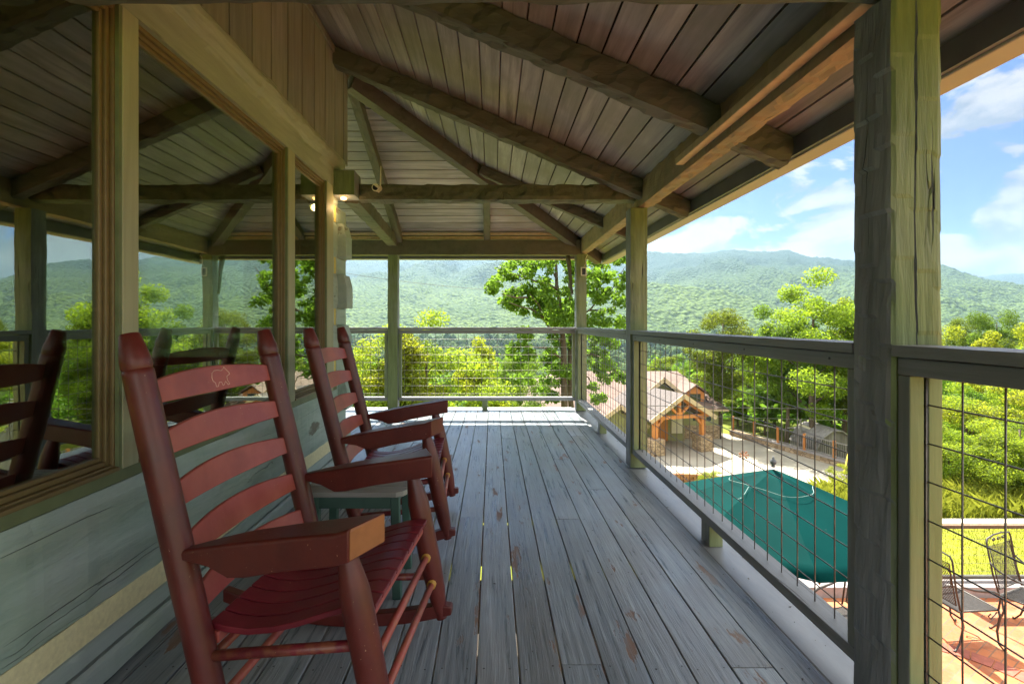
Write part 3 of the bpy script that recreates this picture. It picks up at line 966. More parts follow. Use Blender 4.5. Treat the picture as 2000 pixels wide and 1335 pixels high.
# security camera on the cross beam
p = at(733, 366, 3.88)
t = thing('security_camera', 'small white bullet security camera with an antenna on the cross beam', 'camera', p)
o = MB().tube([(0, 0, 0), (0.01, 0.07, 0.012)], 0.030, 16).build('body', M['cam_white'], t, smooth=False)
MB().tube([(0, -0.0015, 0), (0.0, 0.002, 0)], 0.022, 14).build('lens', M['black'], t)
MB().tube([(0.026, 0.06, 0.015), (0.030, 0.06, 0.185)], [0.006, 0.003], 8).build('antenna', M['cam_white'], t)
MB().tube([(0.01, 0.055, 0.0), (0.012, 0.085, -0.02)], 0.012, 8).build('bracket', M['cam_white'], t)
# small framed box on the corner post with its cable
p = at(1140, 530, 6.425)
t = thing('sensor_box', 'small cream framed box with dark centre hanging on the corner post', 'sensor', p)
fr = MB()
for a in ((-.036, -.024, -.055, .055), (.024, .036, -.055, .055), (-.024, .024, .043, .055), (-.024, .024, -.055, -.043)):
    fr.box(a[0], a[1], -0.012, 0.008, a[2], a[3])
fr.build('frame', M['cam_white'], t)
MB().box(-.0238, .0238, -0.004, 0.008, -.0428, .0428).build('screen', M['black'], t)
MB().tube([(0.0, 0.0, 0.055), (0.03, 0.0, 0.11), (0.02, 0.0, 0.16), (0.05, -0.01, 0.215)], 0.003, 5).build('cable', M['cam_white'], t)

# ================================================================== FURNITURE
def rocker(name, label, bear=False):
    t = thing(name, label, 'rocking chair', (0, 0, 0), 0, 'red rocking chairs on the porch')
    lean = 0.248
    V = 0.31
    bu = lambda z: 0.010 - (z - 0.08) * lean            # back post axis
    fu = lambda z: 0.445 - (z - 0.08) * 0.21     # front leg axis
    for sg in (-1, 1):
        zs = [0.055, 0.10, 0.20, 0.45, 0.80, 1.000, 1.012, 1.016, 1.024, 1.044, 1.104, 1.109]
        rs = [0.020, 0.028, 0.035, 0.037, 0.037, 0.0365, 0.036, 0.0335, 0.036, 0.0355, 0.0245, 0.021]
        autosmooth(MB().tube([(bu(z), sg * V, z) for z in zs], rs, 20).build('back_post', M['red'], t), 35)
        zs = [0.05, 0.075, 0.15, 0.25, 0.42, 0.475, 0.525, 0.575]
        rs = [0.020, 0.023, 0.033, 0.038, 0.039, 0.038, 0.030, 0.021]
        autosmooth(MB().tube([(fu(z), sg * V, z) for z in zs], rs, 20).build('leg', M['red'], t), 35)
        # arm
        st_ = [(-0.125, 0.020, 0.000, .020), (-0.07, 0.026, 0.012, .026), (0.0, 0.036, 0.030, .050), (0.055, 0.044, 0.040, .082), (0.10, 0.049, 0.042, .086), (0.20, 0.058, 0.043, .080),
               (0.34, 0.068, 0.044, .077), (0.425, 0.074, 0.044, .077)]
        vs, fs = [], []
        for u, out, inn, thk in st_:
            tp = 0.555 + 0.195 * (u + 0.12) + 0.005 * math.sin((u + 0.1) * 8)
            a_, b2 = sg * (V + out), sg * (V - inn if u > -0.1 else V)
            c_ = 0.006
            ring = [(a_, tp - thk), (a_, tp - c_), (a_ - sg * c_, tp), (b2 + sg * c_ if u > -0.1 else b2, tp), (b2, tp - c_), (b2, tp - thk)]
            vs += [(u - (0.05 if (u > 0.42 and q_i < 3) else 0), v_, z_) for q_i, (v_, z_) in enumerate(ring)]
        n6 = 6
        for i in range(len(st_) - 1):
            for j in range(n6): fs.append((i * n6 + j, i * n6 + (j + 1) % n6, (i + 1) * n6 + (j + 1) % n6, (i + 1) * n6 + j))
        fs.append(tuple(range(n6))[::-1]); fs.append(tuple((len(st_) - 1) * n6 + j for j in range(n6)))
        m_ = MB(); m_.add(vs, fs)
        arm_ = autosmooth(m_.build('armrest', M['red'], t, bevel=0.003), 30)
        q0 = [(0.4252 - (0.05 if q_i < 3 else 0), v_, z_) for q_i, (v_, z_) in enumerate(ring)]
        cpm_ = Vector((0.4002, sum(p_[1] for p_ in q0) / 6, sum(p_[2] for p_ in q0) / 6))
        q0 = [Vector((cpm_.x + (p_[0] - cpm_.x) * 0.93 + 0.0003, cpm_.y + (p_[1] - cpm_.y) * 0.93, cpm_.z + (p_[2] - cpm_.z) * 0.92)) for p_ in q0]
        if sg < 0 and bear: MB().prism(q0, (0.0015, 0, 0)).build('arm_end', M['worn_end'], arm_)
        # rocker runner
        us = np.linspace(-0.40, 0.49, 22)
        vs, fs = [], []
        for u in us:
            zb = (u - 0.04) ** 2 / 2.9
            hh = 0.048 if u < 0.455 else 0.048 - (u - 0.455) * 0.5
            for dv, dz in ((-0.019, 0), (0.019, 0), (0.019, hh), (-0.019, hh)): vs.append((u, sg * V + dv, zb + dz))
        for i in range(len(us) - 1):
            for j in range(4): fs.append((i * 4 + j, i * 4 + (j + 1) % 4, (i + 1) * 4 + (j + 1) % 4, (i + 1) * 4 + j))
        fs.append((3, 2, 1, 0)); fs.append(tuple(len(us) * 4 - 4 + j for j in range(4)))
        m_ = MB(); m_.add(vs, fs); m_.build('rocker', M['red'], t, bevel=0.005)
        # side stretcher
        MB().tube([(bu(0.285), sg * V, 0.285), (fu(0.345), sg * V, 0.345)], 0.0135, 10).build('stretcher', M['red_dark'], t, smooth=True)
        MB().tube([(bu(0.17), sg * V, 0.17), (fu(0.20), sg * V, 0.20)], 0.0125, 10).build('stretcher', M['red_dark'], t, smooth=True)
    for z_, off in ((0.285, 0), (0.19, 0)):
        MB().tube([(fu(z_), -V, z_), (fu(z_), V, z_)], [0.0115, 0.0115], 12).build('stretcher', M['red_slat'], t, smooth=True)
        MB().tube([(fu(z_) + 0.0, V - 0.048, z_), (fu(z_), V - 0.030, z_)], 0.0165, 10).build('joint_ring', M['glue'], t, smooth=True)
    for z_ in (0.265, 0.16):
        MB().tube([(bu(z_), -V, z_), (bu(z_), V, z_)], [0.0125, 0.0125], 12).build('stretcher', M['red_slat'], t, smooth=True)
    # back slats
    for si, zc in enumerate((0.952, 0.816, 0.680, 0.545, 0.412)):
        vs, fs = [], []
        nn = 16
        for i in range(nn + 1):
            s_ = -1 + 2 * i / nn
            v_ = s_ * 0.292
            bow = 0.034 * (1 - s_ * s_)
            zt = zc + 0.026 + 0.020 * (1 - s_ * s_)
            zb = zc - 0.029 - 0.006 * (1 - s_ * s_)
            for z_, du in ((zb, 0.007), (zt, 0.006), (zt, -0.006), (zb, -0.007)):
                vs.append((bu(z_) - bow + du, v_, z_))
        for i in range(nn):
            for j in range(4): fs.append((i * 4 + j, i * 4 + (j + 1) % 4, (i + 1) * 4 + (j + 1) % 4, (i + 1) * 4 + j))
        fs.append((3, 2, 1, 0)); fs.append(tuple(nn * 4 + j for j in range(4)))
        m_ = MB(); m_.add(vs, fs)
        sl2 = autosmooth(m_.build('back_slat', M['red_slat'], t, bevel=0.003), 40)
        for sg in (-1, 1):
            MB().box(bu(zc) - 0.009, bu(zc) + 0.009, sg * 0.281 - 0.004, sg * 0.281 + 0.004, zc - 0.029, zc + 0.027).build('joint', M['glue'] if bear and sg > 0 else M['red_dark'], sl2)
        if bear and si == 0:
            # engraved outline of a walking bear
            ol = [(-.040, .004), (-.036, .018), (-.024, .025), (-.010, .025), (.004, .022), (.012, .026), (.018, .032), (.022, .027), (.027, .021), (.034, .014), (.036, .008), (.030, .006), (.022, .002),
                  (.021, -.010), (.028, -.022), (.020, -.024), (.012, -.012), (.004, -.022), (-.002, -.024), (-.004, -.013), (-.014, -.012), (-.022, -.024), (-.030, -.024), (-.030, -.012), (-.038, -.006), (-.040, .004)]
            P_ = []
            for a_, b2 in ol:
                v_ = 0.045 + a_ * 1.15
                s_ = v_ / 0.292
                z_ = zc + 0.004 + b2 * 1.05
                P_.append((bu(z_) - 0.034 * (1 - s_ * s_) + 0.0068, v_, z_))
            MB().tube(P_, 0.0011, 5).build('engraving', M['engrave'], sl2)
    # seat: curved slats running front to back
    nS = 9
    prof = [(-0.045, 0.354), (0.0, 0.344), (0.06, 0.341), (0.13, 0.351), (0.20, 0.371), (0.27, 0.397), (0.33, 0.417), (0.375, 0.426), (0.405, 0.424)]
    w_ = 0.56 / nS
    sm = MB()
    for i in range(nS):
        v0, v1 = -0.28 + i * w_ + 0.0035, -0.28 + (i + 1) * w_ - 0.0035
        # slight sideways dish
        vm = (v0 + v1) / 2
        dz = 0.0
        vs, fs = [], []
        for u, z_ in prof:
            vs += [(u, v0, z_ + dz), (u, v1, z_ + dz), (u - 0.003, v1, z_ + dz - 0.017), (u - 0.003, v0, z_ + dz - 0.017)]
        for a_ in range(len(prof) - 1):
            for j in range(4): fs.append((a_ * 4 + j, a_ * 4 + (j + 1) % 4, (a_ + 1) * 4 + (j + 1) % 4, (a_ + 1) * 4 + j))
        fs.append((3, 2, 1, 0)); fs.append(tuple((len(prof) - 1) * 4 + j for j in range(4)))
        sm.add(vs, fs)
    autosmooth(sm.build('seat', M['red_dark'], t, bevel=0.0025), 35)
    MB().bar((0.375, -0.285, 0.388), (0.375, 0.285, 0.388), 0.03, 0.03).build('seat_rail', M['red_slat'], t, bevel=0.003)
    MB().bar((-0.03, -0.285, 0.318), (-0.03, 0.285, 0.318), 0.03, 0.03).build('seat_rail', M['red_slat'], t, bevel=0.003)
    return t


ch = rocker('rocking_chair', 'red rocking chair in front with a bear engraved on its top slat', True)
ch.location = (-0.669, 1.575, 0.002); ch.rotation_euler = (0, 0, R(-6.0))
ch2 = rocker('rocking_chair', 'red rocking chair behind the small slatted table, nearer the far railing')
ch2.location = (-0.69, 2.80, 0.002); ch2.rotation_euler = (0, 0, R(2.5))

# side table
t = thing('side_table', 'small green legged side table with grey slatted top between the rockers', 'table', (-0.57, 2.19, 0))
t.scale = (1, 1, 1.045)
tp = MB()
ws = 0.33 / 4
for i in range(4):
    v0, v1 = -0.165 + i * ws + 0.003, -0.165 + (i + 1) * ws - 0.003
    hw = 0.215 if i in (1, 2) else 0.215
    if i == 0: poly = [(-hw, v1), (-hw, v0 + 0.04), (-hw + 0.012, v0 + 0.014), (-hw + 0.04, v0), (hw - 0.04, v0), (hw - 0.012, v0 + 0.014), (hw, v0 + 0.04), (hw, v1)]
    elif i == 3: poly = [(-hw, v0), (hw, v0), (hw, v1 - 0.04), (hw - 0.012, v1 - 0.014), (hw - 0.04, v1), (-hw + 0.04, v1), (-hw + 0.012, v1 - 0.014), (-hw, v1 - 0.04)]
    else: poly = [(-hw, v0), (hw, v0), (hw, v1), (-hw, v1)]
    tp.prism([(a_, b2, 0.407) for a_, b2 in poly], (0, 0, 0.022))
tp.build('tabletop', M['table_top'], t, bevel=0.004)
ap = MB()
ap.box(-0.17, 0.17, -0.135, -0.115, 0.355, 0.4065); ap.box(-0.17, 0.17, 0.115, 0.135, 0.355, 0.4065)
ap.box(-0.17, -0.15, -0.115, 0.115, 0.356, 0.406); ap.box(0.15, 0.17, -0.115, 0.115, 0.356, 0.406)
ap.build('apron', M['table_leg'], t, bevel=0.003)
for sx in (-1, 1):
    for sy in (-1, 1):
        MB().bar((sx * 0.175, sy * 0.13, 0.0), (sx * 0.165, sy * 0.12, 0.405), 0.036, 0.036, (0, 1, 0)).build('leg', M['table_leg'], t, bevel=0.004)

# specks of leaf litter on the deck
lt = MB()
for i in range(95):
    x_, y_ = (rnd.uniform(1.08, 1.25), rnd.uniform(1.0, 6.4)) if i % 3 else (rnd.uniform(-0.5, 1.05), rnd.uniform(1.2, 6.3))
    z_ = -0.0105 if x_ > 1.076 else 0.0030
    a, s_ = rnd.uniform(0, 6.28), rnd.uniform(0.003, 0.011)
    p_ = [(x_ + s_ * math.cos(a + q_) * w_, y_ + s_ * math.sin(a + q_) * w_, z_ + rnd.uniform(0, 0.002)) for q_, w_ in ((0, 1), (1.6, .35), (3.1, .9), (4.7, .4))]
    lt.add(p_, [(0, 1, 2, 3)])
lo_ = lt.build('leaf_litter', plain('litter_brown', (0.05, 0.035, 0.022), 0.8, 0, 0.5, 30))
lo_['kind'] = 'stuff'

# ================================================================== GROUND, HILLS
rs = np.random.RandomState(4)
_perm = rs.rand(512, 512)


def vnoise(x, y):
    xi, yi = np.floor(x).astype(int), np.floor(y).astype(int)
    fx, fy = x - xi, y - yi
    fx, fy = fx * fx * (3 - 2 * fx), fy * fy * (3 - 2 * fy)
    g = lambda a, b_: _perm[a % 512, b_ % 512]
    return (g(xi, yi) * (1 - fx) + g(xi + 1, yi) * fx) * (1 - fy) + (g(xi, yi + 1) * (1 - fx) + g(xi + 1, yi + 1) * fx) * fy


def fbm(x, y, o=5, gain=0.5):
    s_, a_ = 0, 1.0
    tot = 0
    for i in range(o):
        s_ = s_ + a_ * vnoise(x * 2 ** i + 17 * i, y * 2 ** i + 31 * i); tot += a_; a_ *= gain
    return s_ / tot


def ridged(x, y, o=4):
    s_, a_, tot = 0, 1.0, 0
    for i in range(o):
        s_ = s_ + a_ * (1 - np.abs(2 * vnoise(x * 2 ** i + 7 * i, y * 2 ** i + 3 * i) - 1)); tot += a_; a_ *= 0.5
    return s_ / tot


sst = lambda t: np.clip(t, 0, 1) ** 2 * (3 - 2 * np.clip(t, 0, 1))
DA, DB = 3000.0, 4300.0
pxA = np.array([-2500, -1200, -400, 200, 500, 700, 800, 900, 960, 1040, 1120, 1200, 1270, 1350, 1430, 1500, 1540, 1580, 1640, 1750, 1845, 2000, 2300, 2700, 3600])
pyA = np.array([560, 520, 500, 492, 486, 484, 494, 506, 502, 496, 500, 498, 491, 494, 487, 492, 491, 508, 526, 536, 547, 600, 625, 635, 640.0])
pxB = np.array([-2500, 1500, 1700, 1850, 1900, 1960, 2000, 2100, 2250, 2500, 3000, 4000])
pyB = np.array([620, 600, 566, 548, 543, 536, 534, 528, 534, 545, 560, 590.0])


def ground(x, y):
    x = np.asarray(x, float); y = np.asarray(y, float)
    ye = y - np.clip((x - 6) * 0.55, 0, 3.5) * sst((y - 5) / 4)
    ye = np.where(y < 60, ye, y)
    b_ = np.interp(ye, [-80, 7.0, 10.0, 13, 19.5, 20.5, 37, 60, 100, 180, 400, 900, 1600, 3000, 8000],
                   [-2.45, -2.45, -2.55, -4.0, -6.55, -6.62, -6.7, -13, -22, -34, -48, -46, -30, 0, 0])
    b_ = b_ + (fbm(x / 40, y / 40) - 0.5) * 6 * sst((y - 45) / 80) + (fbm(x / 160, y / 160) - 0.5) * 34 * sst((y - 120) / 500)
    px = x / np.maximum(y, 300) * F + 962
    D = np.interp(px, [-600, 900, 1080, 1270, 3000], [4400, 4300, 3700, 2700, 2600])
    rA = H + (630 - np.interp(px, pxA, pyA)) * D / F + (fbm(x / 130, y / 500 + 5) - 0.5) * 22
    t = (y - 700) / (D - 700)
    up = np.clip(t, 0, 1) ** 1.35
    dn = np.clip((y - D) / 1500, 0, 1)
    prof = np.where(t < 1, up, 1 - dn * 0.9)
    wx = x + (fbm(x / 600, y / 600 + 9) - 0.5) * 700
    spur = (ridged(wx / 620, y / 1500 + 3) - 0.55) * 330 * np.clip(4 * up * (1 - up), 0, 1) * sst((y - 700) / 700) * (t < 1)
    mA = np.maximum(rA - b_, 0) * prof + spur
    rB = H + (630 - np.interp(x / np.maximum(y, 300) * F + 962, pxB, pyB)) * DB / F
    tB = np.clip((y - 3500) / (DB - 3500), 0, 1)
    dB = np.clip((y - DB) / 900, 0, 1)
    mB = np.maximum(rB - b_, 0) * sst(tB) * (1 - dB * 0.6)
    cano = (vnoise(x / 13 + 3, y / 13) + 0.6 * vnoise(x / 29, y / 29 + 7) - 0.8) * 11 * sst((y - 350) / 500)
    return b_ + np.maximum(mA, mB) + cano


NX, NY = 640, 760
sv = np.linspace(-1.65, 1.65, NX)
yv = np.concatenate([np.linspace(-55, 40, 120, endpoint=False), np.geomspace(40, 5400, NY - 120)])
YY, SS = np.meshgrid(yv, sv, indexing='ij')
XX = SS * (YY + 62 + 20)
ZZ = ground(XX, YY)
V_ = np.stack([XX, YY, ZZ], -1).reshape(-1, 3)
ii, jj = np.meshgrid(np.arange(NY - 1), np.arange(NX - 1), indexing='ij')
a_ = (ii * NX + jj).ravel()
Fq = np.stack([a_, a_ + 1, a_ + NX + 1, a_ + NX], -1)

m, k, b, o = newmat('ground_and_forest')
tc = k.n('ShaderNodeTexCoord').outputs['Object']
sp = k.n('ShaderNodeSeparateXYZ'); k.l(tc, sp.inputs[0])
g1 = k.noise(tc, 1.3, 6, 0.6); g2 = k.noise(tc, 14, 4)
lawn = k.mix(k.rng(g1, 0.35, 0.65), (0.12, 0.15, 0.012), (0.25, 0.25, 0.016))
lawn = k.mix(k.rng(g2, 0.3, 0.7), lawn, (0.20, 0.22, 0.03))
f1 = k.noise(tc, 0.09, 5, 0.6); f2 = k.noise(tc, 0.006, 5, 0.55)
vor = k.n('ShaderNodeTexVoronoi'); k.l(tc, vor.inputs['Vector']); vor.inputs['Scale'].default_value = 0.10
fo = k.mix(k.rng(f1, 0.3, 0.7), (0.022, 0.052, 0.015), (0.085, 0.135, 0.030))
fo = k.mix(k.math('MULTIPLY', k.rng(f2, 0.40, 0.62), 0.65), fo, (0.10, 0.15, 0.034))
fo = k.mix(k.rng(vor.outputs['Distance'], 0.35, 0.95), fo, (0.016, 0.036, 0.013), 'MIX')
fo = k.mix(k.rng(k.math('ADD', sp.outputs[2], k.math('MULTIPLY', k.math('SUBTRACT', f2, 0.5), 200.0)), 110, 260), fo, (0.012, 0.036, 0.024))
far = k.rng(sp.outputs[1], 24, 50)
k.l(k.mix(far, lawn, fo), b.inputs['Base Color'])
b.inputs['Roughness'].default_value = 0.9
b.inputs['Specular IOR Level'].default_value = 0.1
hh = k.math('MULTIPLY', k.math('SUBTRACT', k.math('MULTIPLY', f1, 0.8), vor.outputs['Distance']), far)
k.l(k.bump(hh, 0.9, 9.0), b.inputs['Normal'])
M['ground'] = m
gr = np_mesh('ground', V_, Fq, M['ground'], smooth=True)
gr['kind'] = 'structure'

# ---- haze in the valley air
hz_ = MB().box(-9400, 9400, -140, 5600, -160, 740).build('haze')
hz_['kind'] = 'stuff'
hm = bpy.data.materials.new('haze_air'); hm.use_nodes = True
k = NT(hm.node_tree)
ho = k.n('ShaderNodeOutputMaterial'); pv = k.n('ShaderNodeVolumePrincipled')
pv.inputs['Color'].default_value = (0.50, 0.76, 1.0, 1)
pv.inputs['Density'].default_value = 0.00010
pv.inputs['Anisotropy'].default_value = 0.55
k.l(pv.outputs[0], ho.inputs['Volume'])
hz_.data.materials.append(hm)

# ---- far wood: rounded crowns filling the valley
t_ = (1 + 5 ** 0.5) / 2
ico = np.array([(-1, t_, 0), (1, t_, 0), (-1, -t_, 0), (1, -t_, 0), (0, -1, t_), (0, 1, t_), (0, -1, -t_), (0, 1, -t_), (t_, 0, -1), (t_, 0, 1), (-t_, 0, -1), (-t_, 0, 1)]) / math.sqrt(1 + t_ * t_)
icf = np.array([(0, 11, 5), (0, 5, 1), (0, 1, 7), (0, 7, 10), (0, 10, 11), (1, 5, 9), (5, 11, 4), (11, 10, 2), (10, 7, 6), (7, 1, 8), (3, 9, 4), (3, 4, 2), (3, 2, 6), (3, 6, 8), (3, 8, 9), (4, 9, 5), (2, 4, 11), (6, 2, 10), (8, 6, 7), (9, 8, 1)])


def subdiv(v, f):
    v = list(map(tuple, v)); cache = {}; nf = []
    def mid(a, b2):
        key = (min(a, b2), max(a, b2))
        if key not in cache:
            p = (np.array(v[a]) + np.array(v[b2])) / 2; p /= np.linalg.norm(p)
            cache[key] = len(v); v.append(tuple(p))
        return cache[key]
    for a, b2, c2 in f:
        x, y, z = mid(a, b2), mid(b2, c2), mid(c2, a)
        nf += [(a, x, z), (b2, y, x), (c2, z, y), (x, y, z)]
    return np.array(v), np.array(nf)


ic1, if1 = subdiv(ico, icf)
NB = 16000
yb = np.exp(rs.uniform(math.log(170), math.log(900), NB))
xb = rs.uniform(-1.15, 1.25, NB) * yb
zb = ground(xb, yb)
rb = (2.6 + yb * 0.0032) * rs.uniform(0.7, 1.35, NB)
IV, IF = ic1, if1
v_all = IV[None] * (1 + 0.42 * (rs.rand(NB, len(IV), 1) - 0.5)) * rb[:, None, None]
v_all[..., 2] *= rs.uniform(0.9, 1.5, (NB, 1))
v_all += np.stack([xb, yb, zb + rb * 0.75], -1)[:, None]
f_all = IF[None] + (np.arange(NB) * len(IV))[:, None, None]
m, k, b, o = newmat('far_wood')
tc = k.n('ShaderNodeTexCoord').outputs['Object']
isl = k.n('ShaderNodeNewGeometry').outputs['Random Per Island']
n1 = k.noise(tc, 0.7, 4, 0.7)
co = k.mix(isl, (0.035, 0.075, 0.014), (0.13, 0.19, 0.03))
co = k.mix(k.rng(n1, 0.35, 0.7), (0.022, 0.045, 0.012), co)
hz2 = k.n('ShaderNodeSeparateXYZ'); k.l(tc, hz2.inputs[0])
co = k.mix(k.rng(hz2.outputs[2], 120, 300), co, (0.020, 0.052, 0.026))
k.l(co, b.inputs['Base Color']); b.inputs['Roughness'].default_value = 0.9; b.inputs['Specular IOR Level'].default_value = 0.1
k.l(k.bump(n1, 1.0, 1.6), b.inputs['Normal'])
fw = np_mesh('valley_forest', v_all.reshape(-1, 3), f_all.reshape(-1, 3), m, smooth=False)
fw['kind'] = 'stuff'


# ================================================================== TREES
def leaves(cent, rad, n, size, seed, flat=0.75, up=0.35, aspect=0.55):
    """leaf-sized quads spread through round clumps; cent (k,3), rad (k,)"""
    r_ = np.random.RandomState(seed)
    cent = np.asarray(cent, float); rad = np.asarray(rad, float)
    wgt = rad ** 2; wgt /= wgt.sum()
    idx = r_.choice(len(cent), n, p=wgt)
    d = r_.normal(size=(n, 3)); d /= np.linalg.norm(d, axis=1, keepdims=True)
    rr = r_.rand(n) ** 0.42
    p = cent[idx] + d * (rr * rad[idx])[:, None] * np.array([1, 1, flat])
    nrm = r_.normal(size=(n, 3)) + d * 0.7; nrm[:, 2] += up * 2
    nrm /= np.linalg.norm(nrm, axis=1, keepdims=True)
    t1 = np.cross(nrm, r_.normal(size=(n, 3))); t1 /= np.linalg.norm(t1, axis=1, keepdims=True)
    t2 = np.cross(nrm, t1)
    sz = size * r_.uniform(0.65, 1.3, n)[:, None]
    v = np.stack([p - t1 * sz * 0.5, p + t2 * sz * aspect * 0.5 + t1 * sz * 0.06 + nrm * sz * 0.05, p + t1 * sz * 0.5 - nrm * sz * 0.06, p - t2 * sz * aspect * 0.5 + t1 * sz * 0.06 + nrm * sz * 0.05], 1)
    return v.reshape(-1, 3), np.arange(n * 4).reshape(n, 4)


def crown_clumps(h, r, z0, n, seed, shape='round'):
    r_ = np.random.RandomState(seed)
    out = []
    while len(out) < n:
        d = r_.normal(size=3); d /= np.linalg.norm(d)
        q = r_.rand() ** 0.35
        x, y, z = d * q
        if shape == 'cone': s2 = 1.0 - 0.75 * (z + 1) / 2
        elif shape == 'vase': s2 = 0.55 + 0.5 * (z + 1) / 2
        else: s2 = 1.0
        out.append((x * r * s2, y * r * s2, z0 + (h - z0) * (z + 1) / 2))
    out = np.array(out)
    out += r_.normal(size=out.shape) * r * 0.07
    return out


def limbs(h, z0, clumps, seed, r0=0.16, nb=9):
    r_ = random.Random(seed)
    tb = MB()
    lean = (r_.uniform(-.03, .03), r_.uniform(-.03, .03))
    zs = np.linspace(-0.4, h * 0.86, 9)
    ax = [Vector((lean[0] * z + 0.10 * math.sin(z * 0.7 + seed), lean[1] * z + 0.10 * math.cos(z * 0.6 + seed), z)) for z in zs]
    tb.tube(ax, [max(0.02, r0 * (1.15 - 1.05 * z / h)) for z in zs], 7)
    for c in r_.sample(list(map(tuple, clumps)), min(nb, len(clumps))):
        c = Vector(c)
        zb = max(z0 * 0.7, c.z - 0.45 * math.hypot(c.x, c.y) - 0.3)
        zb = min(zb, h * 0.8)
        st = Vector((lean[0] * zb + 0.10 * math.sin(zb * 0.7 + seed), lean[1] * zb + 0.10 * math.cos(zb * 0.6 + seed), zb))
        mid = st.lerp(c, 0.5) + Vector((0, 0, 0.12 * (c - st).length))
        ra = max(0.02, r0 * (1.0 - 0.9 * zb / h) * 0.6)
        tb.tube([st, mid, c], [ra, ra * 0.6, ra * 0.25], 5)
    return tb


PROTO = {}


def proto(key, h, r, z0, ncl, nleaf, size, mat, seed, shape='round', crad=(0.5, 1.0), r0=0.16, cat='tree', name='tree'):
    cl = crown_clumps(h, r, z0, ncl, seed, shape)
    rad = np.random.RandomState(seed + 1).uniform(crad[0], crad[1], ncl)
    v, f = leaves(cl, rad, nleaf, size, seed + 2)
    me = np_mesh('crown', v, f, M[mat])
    tr_ = limbs(h, z0, cl, seed, r0).build('trunk', M['bark'], smooth=True)
    PROTO[key] = (h, r, me.data, tr_.data)
    bpy.data.objects.remove(me); bpy.data.objects.remove(tr_)


proto('a', 10, 3.0, 3.0, 48, 25000, 0.155, 'leaf', 11)
proto('b', 10, 3.3, 2.6, 52, 26000, 0.155, 'leaf_y', 23)
proto('c', 10, 2.6, 2.4, 44, 22000, 0.155, 'leaf_d', 37, 'vase')
proto('d', 10, 2.8, 2.4, 40, 21000, 0.165, 'leaf_y', 51, 'cone')
proto('e', 10, 3.6, 3.2, 46, 23000, 0.16, 'leaf', 67, 'vase', (0.45, 0.9))
proto('s', 2.0, 1.5, 0.1, 34, 17000, 0.052, 'leaf_y', 83, 'round', (0.18, 0.42), 0.03)
proto('t', 2.0, 1.6, 0.05, 30, 15000, 0.060, 'leaf', 91, 'round', (0.2, 0.45), 0.03)


def tree(label, px, ytop, Y, key, wide=1.0, group=None, name='broadleaf_tree', cat='tree', rz=None, zb=None):
    h, r, cm, tm = PROTO[key]
    x = (px - 962) * Y / F
    ztop = H - (ytop - 630) * Y / F
    zg = float(ground(x, Y)) if zb is None else zb
    sc = max(0.25, (ztop - zg) / (h * 1.04))
    t = thing(name, label, cat, (x, Y, zg), rz if rz is not None else (px * 1.7 + Y) % 6.28, group)
    for nm, md in (('crown', cm), ('trunk', tm)):
        o_ = bpy.data.objects.new(nm, md); C.objects.link(o_); o_.parent = t
    w = wide * min(1.25, max(0.7, sc))if key not in 'st' else sc * wide
    t.scale = (w, w, sc)
    return t


G1 = 'broadleaf trees below the far railing'
tree('bright yellow green tree framed between thin post and far railing, tallest left of centre', 842, 612, 15.5, 'b', 0.95, G1)
tree('yellow green tree rising just right of the thin end post', 788, 622, 14.6, 'd', 0.9, G1)
tree('yellow green tree in the narrow opening left of the thin end post', 712, 668, 15.2, 'b', 0.8, G1)
tree('lower yellow green tree with pointed top, left of the tall corner oak', 938, 640, 17.5, 'd', 0.75, G1)
tree('mid green tree low behind the far railing under the oak branches', 1010, 690, 24, 'a', 0.8, G1)
tree('mid green tree hiding the left end of the tan roof', 975, 735, 21, 'e', 0.7, G1)
G2 = 'trees beyond the driveway fence'
tree('big pale yellow green tree rising above the rail beside the near post', 1590, 530, 30, 'b', 1.05, G2, rz=0.6)
tree('yellow green crown leaning into the left side of the big pale tree', 1535, 575, 31.5, 'e', 0.8, G2)
tree('yellow green tree crown just left behind the near post', 1648, 566, 31, 'd', 0.9, G2)
tree('dark rounded tree standing alone above the rail against the mountain', 1405, 584, 34, 'c', 1.0, G2, rz=1.0)
tree('low green tree at the rail between dark tree and second post', 1298, 694, 44, 'a', 0.9, G2)
tree('bright green tree beneath the dark rounded tree', 1350, 682, 46, 'e', 0.9, G2)
tree('bright tree directly behind the gabled dormer', 1400, 700, 42, 'b', 0.9, G2)
tree('yellow green tree right of the dark rounded tree, just under the rail', 1458, 664, 39, 'b', 0.9, G2)
tree('green tree under the rail in the middle of the long railing section', 1512, 650, 37, 'e', 0.95, G2)
tree('dark leafed tree behind the iron fence beyond the umbrella top', 1495, 735, 34.5, 'c', 0.75, G2)
tree('bushy bright tree behind the fence, right beside the olive house wall', 1440, 768, 37.5, 'd', 0.7, G2)
tree('pale tree behind the orange fence posts', 1560, 700, 33.5, 'e', 0.85, G2)
tree('yellow green tree over the grey barn board shed', 1622, 668, 34.5, 'b', 0.9, G2)
tree('mid green tree beside the near post above the shed roof', 1662, 690, 31, 'a', 0.85, G2)
G3 = 'trees on the slope right of the near post'
tree('small dark tree top against the blue ridge, right of the near post', 1888, 602, 40, 'c', 0.6, G3)
tree('larger dark tree top standing over the slope right of the near post', 1945, 588, 37, 'c', 0.75, G3, rz=2)
tree('dark tree at the right edge under the distant ridge', 2012, 606, 34, 'c', 0.8, G3)
tree('yellow green tree just right of the near post over the handrail', 1862, 640, 27, 'b', 0.9, G3)
tree('bright yellow green tree below the larger dark tree', 1930, 632, 24, 'd', 0.9, G3)
tree('yellow green tree at the right edge over the handrail', 2000, 636, 22, 'b', 0.8, G3)
tree('leafy tree under the handrail beside the grey shingle roof', 1868, 712, 19.5, 'e', 0.7, G3)
